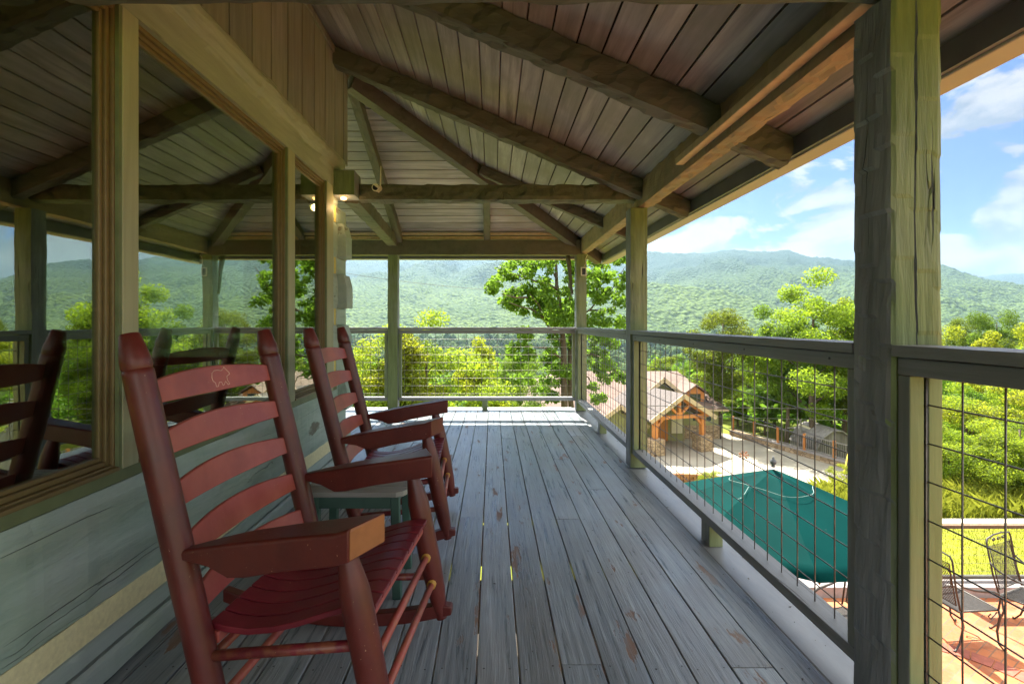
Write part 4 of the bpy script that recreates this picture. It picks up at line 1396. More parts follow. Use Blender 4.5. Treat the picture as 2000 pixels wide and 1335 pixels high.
tree('low leafy tree in the gap right of the grey shingle roof', 1962, 705, 17.5, 'b', 0.65, G3)
tree('tree outside the right edge shading the slope', 2080, 650, 18, 'a', 0.8, G3)
tree('tree far outside the right edge', 2230, 600, 22, 'b', 0.9, G3)
tree('tall tree outside the right edge', 2420, 590, 24, 'e', 0.9, G3)
G4 = 'shrubs above the lower lawn'
for i, (px, yt, Y, key, lab) in enumerate([
        (1856, 838, 11.2, 's', 'yellow green shrub right against the near post, above the tall grass'),
        (1905, 828, 10.8, 't', 'rounded green shrub left of middle above the tall grass'),
        (1955, 836, 10.4, 's', 'dense yellow green shrub above the patio chairs'),
        (2010, 815, 10.6, 't', 'green shrub cut off by the right edge'),
        (2090, 820, 11, 's', 'shrub outside the right edge'),
        (1880, 775, 13.2, 's', 'taller shrub behind the row, under the shingle roof'),
        (1950, 768, 13.5, 't', 'taller green shrub behind the row'),
        (2020, 760, 13.0, 's', 'taller shrub behind the row at the right edge'),
        (1826, 850, 12.2, 't', 'green shrub hidden mostly by the near post')]):
    tree(lab, px, yt, Y, key, 1.15 if Y < 12 else 1.4, G4, 'shrub', 'shrub')
tree('small yellow green bush at the driveway edge beside the near post', 1652, 952, 17.5, 's', 1.5, 'shrubs by the driveway', 'shrub', 'shrub')
tree('small bright bush by the low brick wall under the carport', 1392, 922, 23.2, 's', 1.6, 'shrubs by the driveway', 'shrub', 'shrub')

# tall oak at the porch corner, with open branches
YO = 12.6
oak = thing('oak_tree', 'tall open branched oak tree rising behind the corner porch post', 'tree', (1.83, YO, float(ground(1.83, YO))))
ob = Vector(oak.location)
cp = lambda x, y, dy=0.0: at(940 + x * 0.2247, 500 + y * 0.2247, YO + dy) - ob
tb = MB()
tb.tube([Vector((0.05, 0, -0.3)), cp(722, 1240), cp(716, 800), cp(690, 450, .1), cp(655, 250, .1), cp(650, 30), cp(640, -160, .2)], [0.12, 0.085, 0.075, 0.06, 0.045, 0.03, 0.015], 8)
tb.tube([Vector((0.45, 0.1, -0.3)), cp(772, 1200, .3), cp(770, 800, .3), cp(790, 480, .4), cp(760, 200, .5), cp(740, -60, .5)], [0.10, 0.07, 0.06, 0.05, 0.03, 0.015], 8)
brs = [[(672, 300, 0), (590, 245, -.2), (480, 222, -.4), (390, 185, -.6), (250, 150, -.8)], [(600, 640, 0), (540, 540, -.3), (440, 462, -.6), (340, 440, -.8), (240, 400, -.9)], [(716, 760, 0), (640, 680, -.1), (600, 620, 0)],
       [(790, 560, .3), (940, 470, .2), (1010, 390, 0), (1130, 300, -.3), (1250, 90, -.6)], [(940, 470, .2), (1080, 470, .4), (1190, 420, .6)], [(655, 200, 0), (600, 90, .3), (520, 40, .5)], [(716, 900, 0), (560, 800, -.5), (380, 780, -.9)],
       [(770, 900, .3), (960, 850, 0), (1090, 900, -.4), (1190, 1030, -.7)], [(540, 540, -.3), (500, 420, -.5), (420, 330, -.7)], [(1010, 390, 0), (1000, 200, .2), (1060, 80, .3)], [(718, 1000, 0), (600, 1000, .4), (560, 1100, .6)], [(770, 1000, .3), (930, 1050, .1), (1020, 1230, 0)],
       [(400, 360, -.6), (300, 360, -.7), (170, 330, -.8)]]
for br_ in brs:
    n_ = len(br_)
    tb.tube([cp(*q_) for q_ in br_], [0.03 * (1 - 0.75 * i / (n_ - 1)) for i in range(n_)], 6)
tb.build('trunk', M['bark'], oak, smooth=True)
cl_ = [(250, 60), (330, 50), (220, 140), (130, 240), (110, 260), (230, 190), (310, 180), (370, 130), (440, 140), (470, 55), (560, 50), (620, 60), (580, 120), (560, 200), (545, 270), (600, 290), (440, 290), (350, 300), (250, 310), (320, 370), (230, 390),
       (280, 420), (350, 460), (420, 370), (480, 340), (520, 350), (560, 380), (620, 380), (480, 420), (540, 430), (600, 470), (500, 500), (560, 530), (620, 560), (680, 560), (640, 500), (740, 130), (760, 200), (750, 300), (760, 400), (740, 470),
       (770, 540), (720, 580), (980, 60), (960, 160), (1000, 260), (960, 330), (1040, 360), (1090, 320), (1180, 340), (1220, 390), (1190, 60), (1230, 30), (1250, 200), (1200, 260), (1040, 480), (1000, 520), (960, 570), (1060, 560), (1120, 580),
       (1210, 570), (1240, 610), (1130, 460), (1070, 100), (380, 690), (420, 690), (640, 700), (700, 760), (300, 800), (400, 790), (260, 850), (340, 880), (420, 850), (600, 810), (620, 870), (570, 920), (640, 960), (700, 950), (740, 1000), (600, 1000),
       (560, 1080), (620, 1100), (660, 1010), (540, 1160), (580, 1200), (640, 1210), (700, 1100), (300, 1080), (400, 1080), (750, 680), (790, 620), (800, 760), (1000, 720), (1050, 740), (1140, 760), (1000, 830), (1080, 850), (1100, 930), (970, 930), (1050, 1010),
       (1100, 1060), (1180, 1030), (1220, 1060), (970, 1130), (1010, 1230), (1040, 1250), (690, -40), (560, -60), (840, 100), (860, 260), (880, 420), (870, 540), (720, 40), (800, 60), (900, 60), (420, 60), (1100, 180), (1150, 160), (1020, 170)]
r2 = random.Random(5)
cc, rr_ = [], []
for x, y in cl_:
    for q_ in range(2):
        cc.append(cp(x + r2.uniform(-26, 26), y + r2.uniform(-22, 22), r2.uniform(-0.9, 0.9))); rr_.append(r2.uniform(0.10, 0.24))
v, f = leaves(np.array([tuple(c) for c in cc]), np.array(rr_), 13000, 0.13, 77, 0.8)
np_mesh('crown', v, f, M['leaf'], oak)

# woods standing behind the single trees: one mass of leaf crowns
cen, rad = [], []
r3 = np.random.RandomState(8)
for q_ in range(230):
    Y = math.exp(r3.uniform(math.log(46), math.log(190)))
    x = r3.uniform(-0.75, 1.35) * Y
    if 44 < Y < 50 and 0 < x < 18: continue
    zg = float(ground(x, Y)); hh_ = r3.uniform(6.5, 10.5)
    if Y < 70: hh_ *= 0.8
    for c in crown_clumps(hh_, 3.4, 2.0, 13, q_):
        cen.append((x + c[0], Y + c[1], zg + c[2])); rad.append(r3.uniform(0.9, 1.7))
for q_ in range(70):
    Y = r3.uniform(31, 50); x = 16.6 + (34.2 - Y) * 0.31 + r3.uniform(2.2, 30) if Y < 36 else r3.uniform(17.5, 55)
    zg = float(ground(x, Y)); hh_ = r3.uniform(2.5, 5.0)
    for c in crown_clumps(hh_, 2.2, 0.3, 9, 900 + q_):
        cen.append((x + c[0], Y + c[1], zg + c[2])); rad.append(r3.uniform(0.5, 1.0))
for q_ in range(46):
    x = r3.uniform(17, 60); Y = r3.uniform(-22, min(20.0, 6 + (x - 17) * 0.6))
    zg = float(ground(x, Y)); hh_ = r3.uniform(3.5, 8)
    for c in crown_clumps(hh_, 3.0, 0.4, 10, 1900 + q_):
        cen.append((x + c[0], Y + c[1], zg + c[2])); rad.append(r3.uniform(0.7, 1.3))
v, f = leaves(np.array(cen), np.array(rad), 260000, 0.40, 5, 0.8, aspect=0.7)
wd = np_mesh('woodland', v, f, M['leaf'])
wd['kind'] = 'stuff'

# ================================================================== PATIO
PZ = -2.28
m, k, b, o = newmat('patio_brick')
tc = k.n('ShaderNodeTexCoord').outputs['Object']
mp = k.mapping(tc, (1, 1, 1), (0, 0, R(-32)))
bt = k.n('ShaderNodeTexBrick'); k.l(mp, bt.inputs['Vector'])
bt.inputs['Scale'].default_value = 1.0; bt.inputs['Brick Width'].default_value = 0.22; bt.inputs['Row Height'].default_value = 0.09
bt.inputs['Mortar Size'].default_value = 0.006; bt.inputs['Mortar Smooth'].default_value = 0.3; bt.inputs['Bias'].default_value = 0.0
bt.inputs['Color1'].default_value = (0.46, 0.145, 0.038, 1); bt.inputs['Color2'].default_value = (0.32, 0.082, 0.026, 1); bt.inputs['Mortar'].default_value = (0.15, 0.085, 0.05, 1)
nz = k.noise(tc, 3.0, 5); nz2 = k.noise(tc, 40, 4)
co = k.mix(k.math('MULTIPLY', k.rng(nz, 0.5, 0.72), 0.55), bt.outputs['Color'], (0.48, 0.27, 0.14))
co = k.mix(k.math('MULTIPLY', k.rng(nz2, 0.4, 0.7), 0.3), co, (0.28, 0.13, 0.07))
k.l(co, b.inputs['Base Color']); b.inputs['Roughness'].default_value = 0.8
k.l(k.bump(bt.outputs['Fac'], -0.4, 0.01), b.inputs['Normal'])
M['brick'] = m
MB().box(-1.2, 14, -5, 6.18, PZ - 0.2, PZ).build('patio', M['brick'], kind='structure')
MB().box(-1.2, 1.26, -5, 6.1, PZ + 0.004, PZ + 0.012).build('gap_dimming_sheet', plain('gap_dimming_dark', (0.035, 0.028, 0.02), 0.95), kind='structure')  # dark sheet added under the deck to dim bright gaps between boards
cu = MB()
for i in range(12): cu.box(1.3 + i * 1.05, 1.3 + i * 1.05 + 1.044, 6.182, 6.42, PZ - 0.2, PZ + 0.13)
tag(cu.build('patio_curb', M['stone_cap'], bevel=0.01), 'low grey stone curb along the back of the brick patio', 'curb')
ring = MB()
for i in range(40):
    a0, a1 = i / 40 * 6.2832, (i + 0.93) / 40 * 6.2832
    c0, r0_, r1_ = (4.15, 4.35), 0.98, 1.16
    P_ = [(c0[0] + r_ * math.cos(a), c0[1] + r_ * math.sin(a), PZ + 0.004) for r_, a in ((r0_, a0), (r1_, a0), (r1_, a1), (r0_, a1))]
    ring.prism(P_, (0, 0, 0.004))
ring.build('brick_ring', plain('brick_dark_red', (0.27, 0.075, 0.045), 0.8, 0, 0.25, 20), kind='structure')
# patio railing
t = thing('patio_railing', 'pale capped wire railing behind the patio chairs', 'railing', (8.2, 6.34, PZ))
MB().box(-2.6, 4.6, -0.07, 0.07, 0.86, 0.895).build('handrail', M['white_frame'], t, bevel=0.004)
MB().box(-2.6, 4.6, -0.02, 0.02, 0.80, 0.858).build('top_rail', M['rafter'], t)
MB().box(-2.6, 4.6, -0.02, 0.02, 0.16, 0.20).build('bottom_rail', M['rafter'], t)
for xq in (-2.55, 0.2, 2.4, 4.5): MB().box(xq - 0.04, xq + 0.04, -0.04, 0.04, 0.131, 0.799).build('rail_post', M['rafter'], t)
w = MB()
for xq in np.arange(-2.5, 4.5, 0.1016): w.tube([(xq, 0.024, 0.2), (xq, 0.024, 0.8)], 0.002, 4)
for zq in np.arange(0.24, 0.80, 0.1016): w.tube([(-2.5, 0.028, zq), (4.5, 0.028, zq)], 0.002, 4)
w.build('wire_mesh', M['wire'], t)


# wrought iron chairs
def patio_chair(label):
    t = thing('patio_chair', label, 'chair', (0, 0, 0), 0, 'wrought iron patio chairs')
    I = M['iron']
    r_ = 0.0095
    MB().tube([(-0.20, -0.24, 0.42), (-0.25, -0.245, 0.62), (-0.30, -0.25, 0.94), (-0.305, -0.23, 0.985), (-0.312, -0.08, 1.005), (-0.312, 0.08, 1.005), (-0.305, 0.23, 0.985), (-0.30, 0.25, 0.94), (-0.25, 0.245, 0.62), (-0.20, 0.24, 0.42)], r_, 7).build('back_frame', I, t, smooth=True)
    MB().tube([(-0.21, -0.205, 0.46), (-0.295, -0.21, 0.90), (-0.295, 0.21, 0.90), (-0.21, 0.205, 0.46), (-0.21, -0.205, 0.46)], 0.006, 6).build('back_frame', I, t, smooth=True)
    sc_ = MB()
    for c0 in (-0.10, 0.0, 0.10):
        sc_.tube([(-0.305, c0 + 0.035 * math.cos(a) * (1 - a / 9), 0.952 + 0.024 * math.sin(a) * (1 - a / 9)) for a in np.linspace(0, 8, 18)], 0.0055, 5)
        sc_.lathe([(0.001, -0.008), (0.014, -0.004), (0.014, 0.004), (0.001, 0.008)], (-0.305, c0, 0.952), 8)
    sc_.build('scroll', I, t, smooth=True)
    mm = MB()
    bp = lambda v_, z_: (-0.21 - (z_ - 0.46) * 0.193, v_, z_)
    n = 22
    for i in range(-n, n + 1):
        # diagonal wires clipped to the panel
        for sg in (1, -1):
            pts = []
            for s_ in np.linspace(0, 1, 2):
                pass
            v0 = i * 0.0195
            za, zb_ = 0.46, 0.90
            va, vb = v0 - sg * 0.15, v0 + sg * 0.15
            # param along
            ts = [0.0, 1.0]
            lo_, hi_ = 0.0, 1.0
            dv = vb - va
            t1, t2 = (-0.205 - va) / dv, (0.205 - va) / dv
            lo_, hi_ = max(lo_, min(t1, t2)), min(hi_, max(t1, t2))
            if hi_ - lo_ < 0.02: continue
            mm.tube([bp(va + dv * lo_, za + (zb_ - za) * lo_), bp(va + dv * hi_, za + (zb_ - za) * hi_)], 0.0021, 3)
    mm.build('back_mesh', I, t)
    MB().tube([(-0.20, -0.22, 0.40), (0.22, -0.24, 0.415), (0.245, -0.2, 0.41), (0.245, 0.2, 0.41), (0.22, 0.24, 0.415), (-0.20, 0.22, 0.40), (-0.20, -0.22, 0.40)], 0.010, 7).build('seat_frame', I, t, smooth=True)
    se = MB()
    for v_ in np.arange(-0.205, 0.21, 0.0135): se.box(-0.195, 0.243, v_ - 0.0045, v_ + 0.0045, 0.405, 0.4095)
    for u_ in np.arange(-0.18, 0.24, 0.022): se.box(u_ - 0.004, u_ + 0.004, -0.21, 0.21, 0.400, 0.4045)
    se.build('seat', I, t)
    for sg in (-1, 1):
        MB().tube([(-0.27, sg * 0.25, 0.74), (-0.20, sg * 0.262, 0.68), (-0.08, sg * 0.27, 0.645), (0.12, sg * 0.275, 0.625), (0.19, sg * 0.272, 0.60), (0.225, sg * 0.262, 0.54), (0.215, sg * 0.25, 0.42)], [r_, r_, 0.012, 0.015, 0.012, r_, r_], 7).build('armrest', I, t, smooth=True)
        MB().tube([(0.215, sg * 0.25, 0.42), (0.235, sg * 0.25, 0.35), (0.20, sg * 0.25, 0.20), (0.215, sg * 0.255, 0.07), (0.26, sg * 0.26, 0.01), (0.285, sg * 0.26, 0.012)], [r_, 0.013, 0.011, r_, r_, 0.013], 7).build('leg', I, t, smooth=True)
        MB().tube([(-0.19, sg * 0.23, 0.41), (-0.16, sg * 0.235, 0.25), (-0.21, sg * 0.24, 0.08), (-0.26, sg * 0.245, 0.01), (-0.28, sg * 0.245, 0.012)], [r_, 0.011, r_, r_, 0.013], 7).build('leg', I, t, smooth=True)
        MB().tube([(0.20, sg * 0.25, 0.40), (0.13, sg * 0.25, 0.33), (0.10, sg * 0.25, 0.36), (0.13, sg * 0.25, 0.385)], 0.007, 6).build('scroll', I, t, smooth=True)
    return t


pc = patio_chair('wrought iron mesh back patio chair cut off by the right edge')
pc.location = (5.90, 5.40, PZ + 0.003); pc.rotation_euler = (0, 0, R(-68))
pc2 = copy_tree(pc); pc2['label'] = 'wrought iron patio chair seen side on beside the near porch post'
pc2.location = (5.05, 5.42, PZ + 0.003); pc2.rotation_euler = (0, 0, R(4))
pc3 = copy_tree(pc); pc3['label'] = 'wrought iron patio chair under the edge of the green umbrella'
pc3.location = (3.62, 5.0, PZ + 0.003); pc3.rotation_euler = (0, 0, R(200))

# umbrella
m, k, b, o = newmat('umbrella_fabric')
tc = k.n('ShaderNodeTexCoord').outputs['Object']
nz = k.noise(tc, 2.2, 4)
co = k.mix(k.rng(nz, 0.3, 0.7), (0.0004, 0.030, 0.029), (0.0006, 0.042, 0.040))
st_n = k.noise(k.mapping(tc, (5, 5, 1.0)), 2.4, 5, 0.6)
co = k.mix(k.math('MULTIPLY', k.rng(st_n, 0.705, 0.73), 0.6), co, (0.45, 0.58, 0.55))
k.l(co, b.inputs['Base Color']); b.inputs['Roughness'].default_value = 0.75; b.inputs['Specular IOR Level'].default_value = 0.03
wv = k.noise(tc, 260, 2); k.l(k.bump(wv, 0.25, 0.001), b.inputs['Normal'])
tl = k.n('ShaderNodeBsdfTranslucent'); tl.inputs['Color'].default_value = (0.0, 0.20, 0.17, 1)
ms = k.n('ShaderNodeMixShader'); ms.inputs[0].default_value = 0.12
k.l(b.outputs[0], ms.inputs[1]); k.l(tl.outputs[0], ms.inputs[2]); k.l(ms.outputs[0], o.inputs[0])
M['teal'] = m
um = thing('patio_umbrella', 'large teal green patio umbrella with a ball finial below the railing', 'umbrella', (2.60, 4.60, PZ))
UA = 2.065                                   # apex height above the patio
RB, DR = 1.15, 0.47
A0 = R(210)
def canopy(name, r0_, r1_, zoff, sag, curl):
    m_ = MB()
    nseg, nr, sub = 8, 8, 6
    vs, fs = [], []
    for i in range(nr + 1):
        t_ = i / nr
        rr = r0_ + (r1_ - r0_) * t_
        for s_ in range(nseg):
            for q_ in range(sub):
                f_ = q_ / sub
                a = A0 + (s_ + f_) * 2 * math.pi / nseg
                # straight chord between ribs, sagging a little
                ca = (f_ - 0.5) * 2 * math.pi / nseg
                rc = rr * math.cos(math.pi / nseg) / math.cos(ca)
                w4 = 4 * f_ * (1 - f_)
                z = UA - DR * (rc / RB) ** 1.06 * (rr / max(rc, 1e-6)) ** 1.06 + zoff - sag * w4 * t_ * (1.15 - 0.5 * t_)
                rc *= 1 - curl * w4 * (t_ ** 4)
                vs.append((rc * math.cos(a), rc * math.sin(a), z + 0.004 * mnoise.noise((rc * 3 * math.cos(a), rc * 3 * math.sin(a), zoff))))
    n = nseg * sub
    for i in range(nr):
        for j in range(n): fs.append((i * n + j, i * n + (j + 1) % n, (i + 1) * n + (j + 1) % n, (i + 1) * n + j))
    m_.add(vs, fs)
    o_ = m_.build(name, M['teal'], um)
    o_.modifiers.new('s', 'SOLIDIFY').thickness = 0.002
    return autosmooth(o_, 12)
canopy('canopy', 0.012, RB, 0.0, 0.045, 0.035)
sm_ = MB()
for s_ in range(8):
    a = A0 + s_ * math.pi / 4
    sm_.tube([(r_ * math.cos(a), r_ * math.sin(a), UA - DR * (r_ / RB) ** 1.06 + 0.003) for r_ in np.linspace(0.03, RB * 0.99, 8)], 0.0045, 5)
# creases only, no separate seam tape
MB().lathe([(0.020, 0.0), (0.020, UA - 0.03)], (0, 0, 0), 12).build('pole', M['cedar'], um, smooth=True)
MB().lathe([(0.016, 0.0), (0.020, 0.010), (0.011, 0.018), (0.023, 0.032), (0.028, 0.047), (0.022, 0.064), (0.010, 0.075), (0.011, 0.084), (0.004, 0.098)], (0, 0, UA + 0.02), 14).build('finial', M['fascia'], um, smooth=True)
MB().lathe([(0.26, 0.0), (0.26, 0.05), (0.05, 0.09), (0.04, 0.3)], (0, 0, 0), 16).build('base', M['iron'], um)
rb_ = MB()
for s_ in range(8):
    a = A0 + s_ * math.pi / 4
    rb_.tube([(0.02 * math.cos(a), 0.02 * math.sin(a), UA - 0.03), (RB * 0.99 * math.cos(a), RB * 0.99 * math.sin(a), UA - DR - 0.015)], 0.007, 5)
rb_.build('ribs', M['cedar'], um)
cd_ = MB()
P_ = []
for a in np.linspace(R(150), R(330), 22):
    q_ = 0.36 + 0.03 * math.sin(a * 3)
    seg = ((a - A0) % (math.pi / 4)) - math.pi / 8
    rr = q_ * math.cos(math.pi / 8) / math.cos(seg)
    P_.append((rr * math.cos(a), rr * math.sin(a), UA - DR * (q_ / RB) ** 1.06 + 0.018))
cd_.tube(P_, 0.0018, 5)
for a in (R(205),): cd_.tube([(0.33 * math.cos(a), 0.33 * math.sin(a), UA - 0.115), (0.45 * math.cos(a + .1), 0.45 * math.sin(a + .1), UA - 0.155)], 0.0018, 5)
cd_.build('cord', M['cord'], um)

# ================================================================== DRIVEWAY, CARPORT HOUSE, FENCE
DZ = -6.6
m, k, b, o = newmat('driveway_concrete')
tc = k.n('ShaderNodeTexCoord').outputs['Object']
n1, n2 = k.noise(tc, 0.6, 6, 0.6), k.noise(tc, 9, 4)
co = k.mix(k.rng(n1, 0.35, 0.65), (0.27, 0.245, 0.195), (0.35, 0.32, 0.255))
co = k.mix(k.math('MULTIPLY', k.rng(n2, 0.5, 0.8), 0.3), co, (0.25, 0.22, 0.18))
k.l(co, b.inputs['Base Color']); b.inputs['Roughness'].default_value = 0.85
M['concrete'] = m
dv = MB()
dv.prism([(5.5, 25.3, DZ - 0.25), (8.6, 24.7, DZ - 0.25), (12.3, 23.9, DZ - 0.25), (13.2, 21.3, DZ - 0.25), (18, 18.2, DZ - 0.25), (20.5, 19.5, DZ - 0.25), (19.0, 25.6, DZ - 0.25), (16.6, 34.2, DZ - 0.25), (15.2, 36, DZ - 0.25), (5, 36, DZ - 0.25)], (0, 0, 0.25))
dv.build('driveway', M['concrete'], kind='structure')

m, k, b, o = newmat('roof_shingles')
tc = k.n('ShaderNodeTexCoord').outputs['Object']
bt = k.n('ShaderNodeTexBrick'); k.l(k.mapping(tc, (1, 1, 1), (R(90), 0, 0)), bt.inputs['Vector'])
bt.inputs['Brick Width'].default_value = 0.5; bt.inputs['Row Height'].default_value = 0.11; bt.inputs['Mortar Size'].default_value = 0.012
bt.inputs['Scale'].default_value = 1.0
bt.inputs['Color1'].default_value = (0.185, 0.125, 0.10, 1); bt.inputs['Color2'].default_value = (0.115, 0.078, 0.064, 1); bt.inputs['Mortar'].default_value = (0.15, 0.10, 0.085, 1)
n1 = k.noise(tc, 0.5, 5)
k.l(k.mix(k.math('MULTIPLY', k.rng(n1, 0.35, 0.7), 0.5), bt.outputs['Color'], (0.22, 0.16, 0.13)), b.inputs['Base Color']); b.inputs['Roughness'].default_value = 0.9
k.l(k.bump(bt.outputs['Fac'], -0.5, 0.03), b.inputs['Normal'])
M['shingle'] = m
m, k, b, o = newmat('field_stone')
tc = k.n('ShaderNodeTexCoord').outputs['Object']
vr = k.n('ShaderNodeTexVoronoi', feature='F1'); k.l(k.mapping(tc, (1, 1, 1.9)), vr.inputs['Vector']); vr.inputs['Scale'].default_value = 3.6
vd = k.n('ShaderNodeTexVoronoi', feature='DISTANCE_TO_EDGE'); k.l(k.mapping(tc, (1, 1, 1.9)), vd.inputs['Vector']); vd.inputs['Scale'].default_value = 3.6
hs = k.n('ShaderNodeSeparateColor'); k.l(vr.outputs['Color'], hs.inputs[0])
co = k.mix(hs.outputs[0], (0.22, 0.15, 0.09), (0.42, 0.32, 0.21))
co = k.mix(k.rng(vd.outputs[0], 0.0, 0.06, 1, 0), co, (0.07, 0.055, 0.04))
k.l(co, b.inputs['Base Color']); b.inputs['Roughness'].default_value = 0.85
k.l(k.bump(vd.outputs[0], 0.7, 0.06), b.inputs['Normal'])
M['stone'] = m

hs_ = thing('carport_house', 'olive stone based house with brown shingle hip roof and timber carport', 'house', (0, 0, 0))
EZ = -4.42                                   # main eaves
XA, XB_, YA, YB_ = 0.9, 15.1, 33.2, 41.5
wl = MB()
wl.box(XA, XB_, YA, YB_, DZ + 0.9, EZ)
wl.build('wall', M['olive_wall'], hs_)
MB().box(XA - 0.06, XB_ + 0.06, YA - 0.06, YB_ + 0.06, DZ - 2.5, DZ + 0.9).build('stone_base', M['stone'], hs_)
ov = 0.45
RZ = -2.5
rf = MB()
e = [(XA - ov, YA - ov, EZ - .12), (XB_ + ov, YA - ov, EZ - .12), (XB_ + ov, YB_ + ov, EZ - .12), (XA - ov, YB_ + ov, EZ - .12)]
rg = [(5.2, 37.4, RZ), (13.9, 37.4, RZ)]
bt_ = [(x, y, z - 0.14) for x, y, z in e]
rf.add(e + rg + bt_, [(0, 1, 5, 4), (1, 2, 5), (2, 3, 4, 5), (3, 0, 4), (6, 9, 8, 7), (0, 6, 7, 1), (1, 7, 8, 2), (2, 8, 9, 3), (3, 9, 6, 0)])
rfo = rf.build('roof', M['shingle'], hs_)
gt = MB(); gt.box(XA - ov, XB_ + ov, YA - ov - 0.10, YA - ov - .004, EZ - .26, EZ - .15); gt.build('gutter', M['trim_tan'], rfo)
MB().tube([(XB_ + 0.4, YA - 0.5, EZ - 0.26), (XB_ + 0.1, YA - 0.2, EZ - 0.5), (XB_ + 0.1, YA - 0.1, DZ)], 0.05, 6).build('downpipe', M['iron'], hs_)


def gable(xc, hw, yf, yback, zb, zp, name='front_gable', wallz=None):
    """front gable wing facing the porch"""
    o_ = MB()
    o_.prism([(xc - hw + .25, yf, zb), (xc + hw - .25, yf, zb), (xc + hw - .25, yf, zb + 0.05), (xc, yf, zp - 0.2), (xc - hw + .25, yf, zb + 0.05)], (0, 0.15, 0))
    if wallz is not None: o_.box(xc - hw + .25, xc + hw - .25, yf + 0.003, yf + 2.5, wallz, zb)
    g_ = o_.build(name, M['olive_wall'], hs_)
    r_ = MB()
    for sg in (-1, 1):
        r_.prism([(xc, yf - 0.5, zp), (xc + sg * (hw + .25), yf - 0.5, zb - 0.15), (xc + sg * (hw + .25), yback, zb - 0.15), (xc, yback, zp)], (0, 0, 0.12))
    r_.build('roof', M['shingle'], g_)
    t_ = MB()
    for sg in (-1, 1):
        t_.bar((xc + sg * 0.0, yf - 0.53, zp - 0.04), (xc + sg * (hw + .27), yf - 0.53, zb - 0.19), 0.05, 0.24)
    t_.build('barge_board', M['trim_tan'], g_)
    return g_


gable(11.1, 1.75, 32.6, 38.0, -4.05, -2.48, wallz=DZ)
gable(8.0, 1.5, 31.5, 37.0, -5.2, -4.05, wallz=DZ)
# dormer with window
dm = MB(); dm.box(13.1, 14.35, 33.6, 35.8, EZ + 0.02, -3.62)
dm.prism([(13.1, 33.6, -3.62), (14.35, 33.6, -3.62), (13.725, 33.6, -3.18)], (0, 2.2, 0))
dmo = dm.build('dormer', M['cedar'], hs_)
r_ = MB()
for sg in (-1, 1): r_.prism([(13.725, 33.35, -3.08), (13.725 + sg * 0.85, 33.35, -3.68), (13.725 + sg * 0.85, 36, -3.68), (13.725, 36, -3.08)], (0, 0, 0.09))
r_.build('roof', M['shingle'], dmo)
MB().box(13.38, 14.07, 33.575, 33.605, -4.22, -3.66).build('window', M['winglass'], dmo)
# carport
cpx = [(9.55, 29.2), (12.75, 30.2)]
cpm = MB()
lft, rgt = Vector((9.55, 29.2, 0)), Vector((12.75, 30.2, 0))
ax_ = (rgt - lft).normalized(); bk_ = Vector((-ax_.y, ax_.x, 0))
for p in (lft, rgt):
    q_ = MB(); q_.add([p + ax_ * sx * 0.42 + bk_ * sy * 0.42 + Vector((0, 0, z_)) for z_ in (DZ, DZ + 0.95) for sx, sy in ((-1, -1), (1, -1), (1, 1), (-1, 1))],
                      [(0, 1, 2, 3), (4, 5, 6, 7), (0, 1, 5, 4), (1, 2, 6, 5), (2, 3, 7, 6), (3, 0, 4, 7)])
    q_.build('stone_pier', M['stone'], hs_, bevel=0.03)
    MB().bar(p + Vector((0, 0, DZ + 0.95)), p + Vector((0, 0, DZ + 2.05)), 0.26, 0.26, bk_).build('carport_post', M['cedar'], hs_)
mid = (lft + rgt) / 2
zt, zpk = DZ + 2.12, DZ + 3.32
tr_ = MB()
tr_.bar(lft - ax_ * 0.3 + Vector((0, 0, zt)), rgt + ax_ * 0.3 + Vector((0, 0, zt)), 0.2, 0.2)
tr_.bar(mid + Vector((0, 0, zt + .1)), mid + Vector((0, 0, zpk - .1)), 0.18, 0.18, bk_)
for sg, e_ in ((-1, lft), (1, rgt)):
    tr_.bar(e_ + ax_ * sg * 0.42 + Vector((0, 0, zt - 0.02)), mid + Vector((0, 0, zpk)), 0.22, 0.2)
    tr_.bar(mid + ax_ * sg * 0.1 + Vector((0, 0, zt + 0.15)), mid + ax_ * sg * 0.72 + Vector((0, 0, zt + 0.68)), 0.15, 0.14)
    tr_.bar(e_ + Vector((0, 0, zt - 0.6)), e_ - ax_ * sg * 0.5 + Vector((0, 0, zt - 0.08)), 0.14, 0.14)
tr_.build('timber_truss', M['cedar'], hs_)
cr_ = MB()
for sg, e_ in ((-1, lft), (1, rgt)):
    a = mid + Vector((0, 0, zpk + 0.12)) - bk_ * 0.45; b2 = e_ + ax_ * sg * 0.62 + Vector((0, 0, zt - 0.12)) - bk_ * 0.45
    cr_.prism([a, b2, b2 + bk_ * 5.2, a + bk_ * 5.2], (0, 0, 0.12))
cr_.build('carport_roof', plain('dark_shingle', (0.10, 0.085, 0.08), 0.9, 0, 0.3, 8), hs_)
bb = MB()
for sg, e_ in ((-1, lft), (1, rgt)):
    bb.bar(mid + Vector((0, 0, zpk + 0.10)) - bk_ * 0.48, e_ + ax_ * sg * 0.64 + Vector((0, 0, zt - 0.12)) - bk_ * 0.48, 0.05, 0.26)
bb.build('barge_board', M['trim_tan'], hs_)
# door and window under the carport
d_ = MB().box(10.6, 11.5, 32.56, 32.60, DZ, DZ + 1.75).build('door', M['cedar'], hs_)
MB().box(11.75, 12.45, 32.56, 32.60, DZ + 0.5, DZ + 1.6).build('window', M['white_frame'], hs_)
MB().box(13.4, 13.8, 33.17, 33.2, DZ + 1.2, DZ + 1.75).build('window', M['winglass'], hs_)
MB().box(14.3, 14.6, 33.17, 33.2, DZ + 1.2, DZ + 1.75).build('window', M['winglass'], hs_)

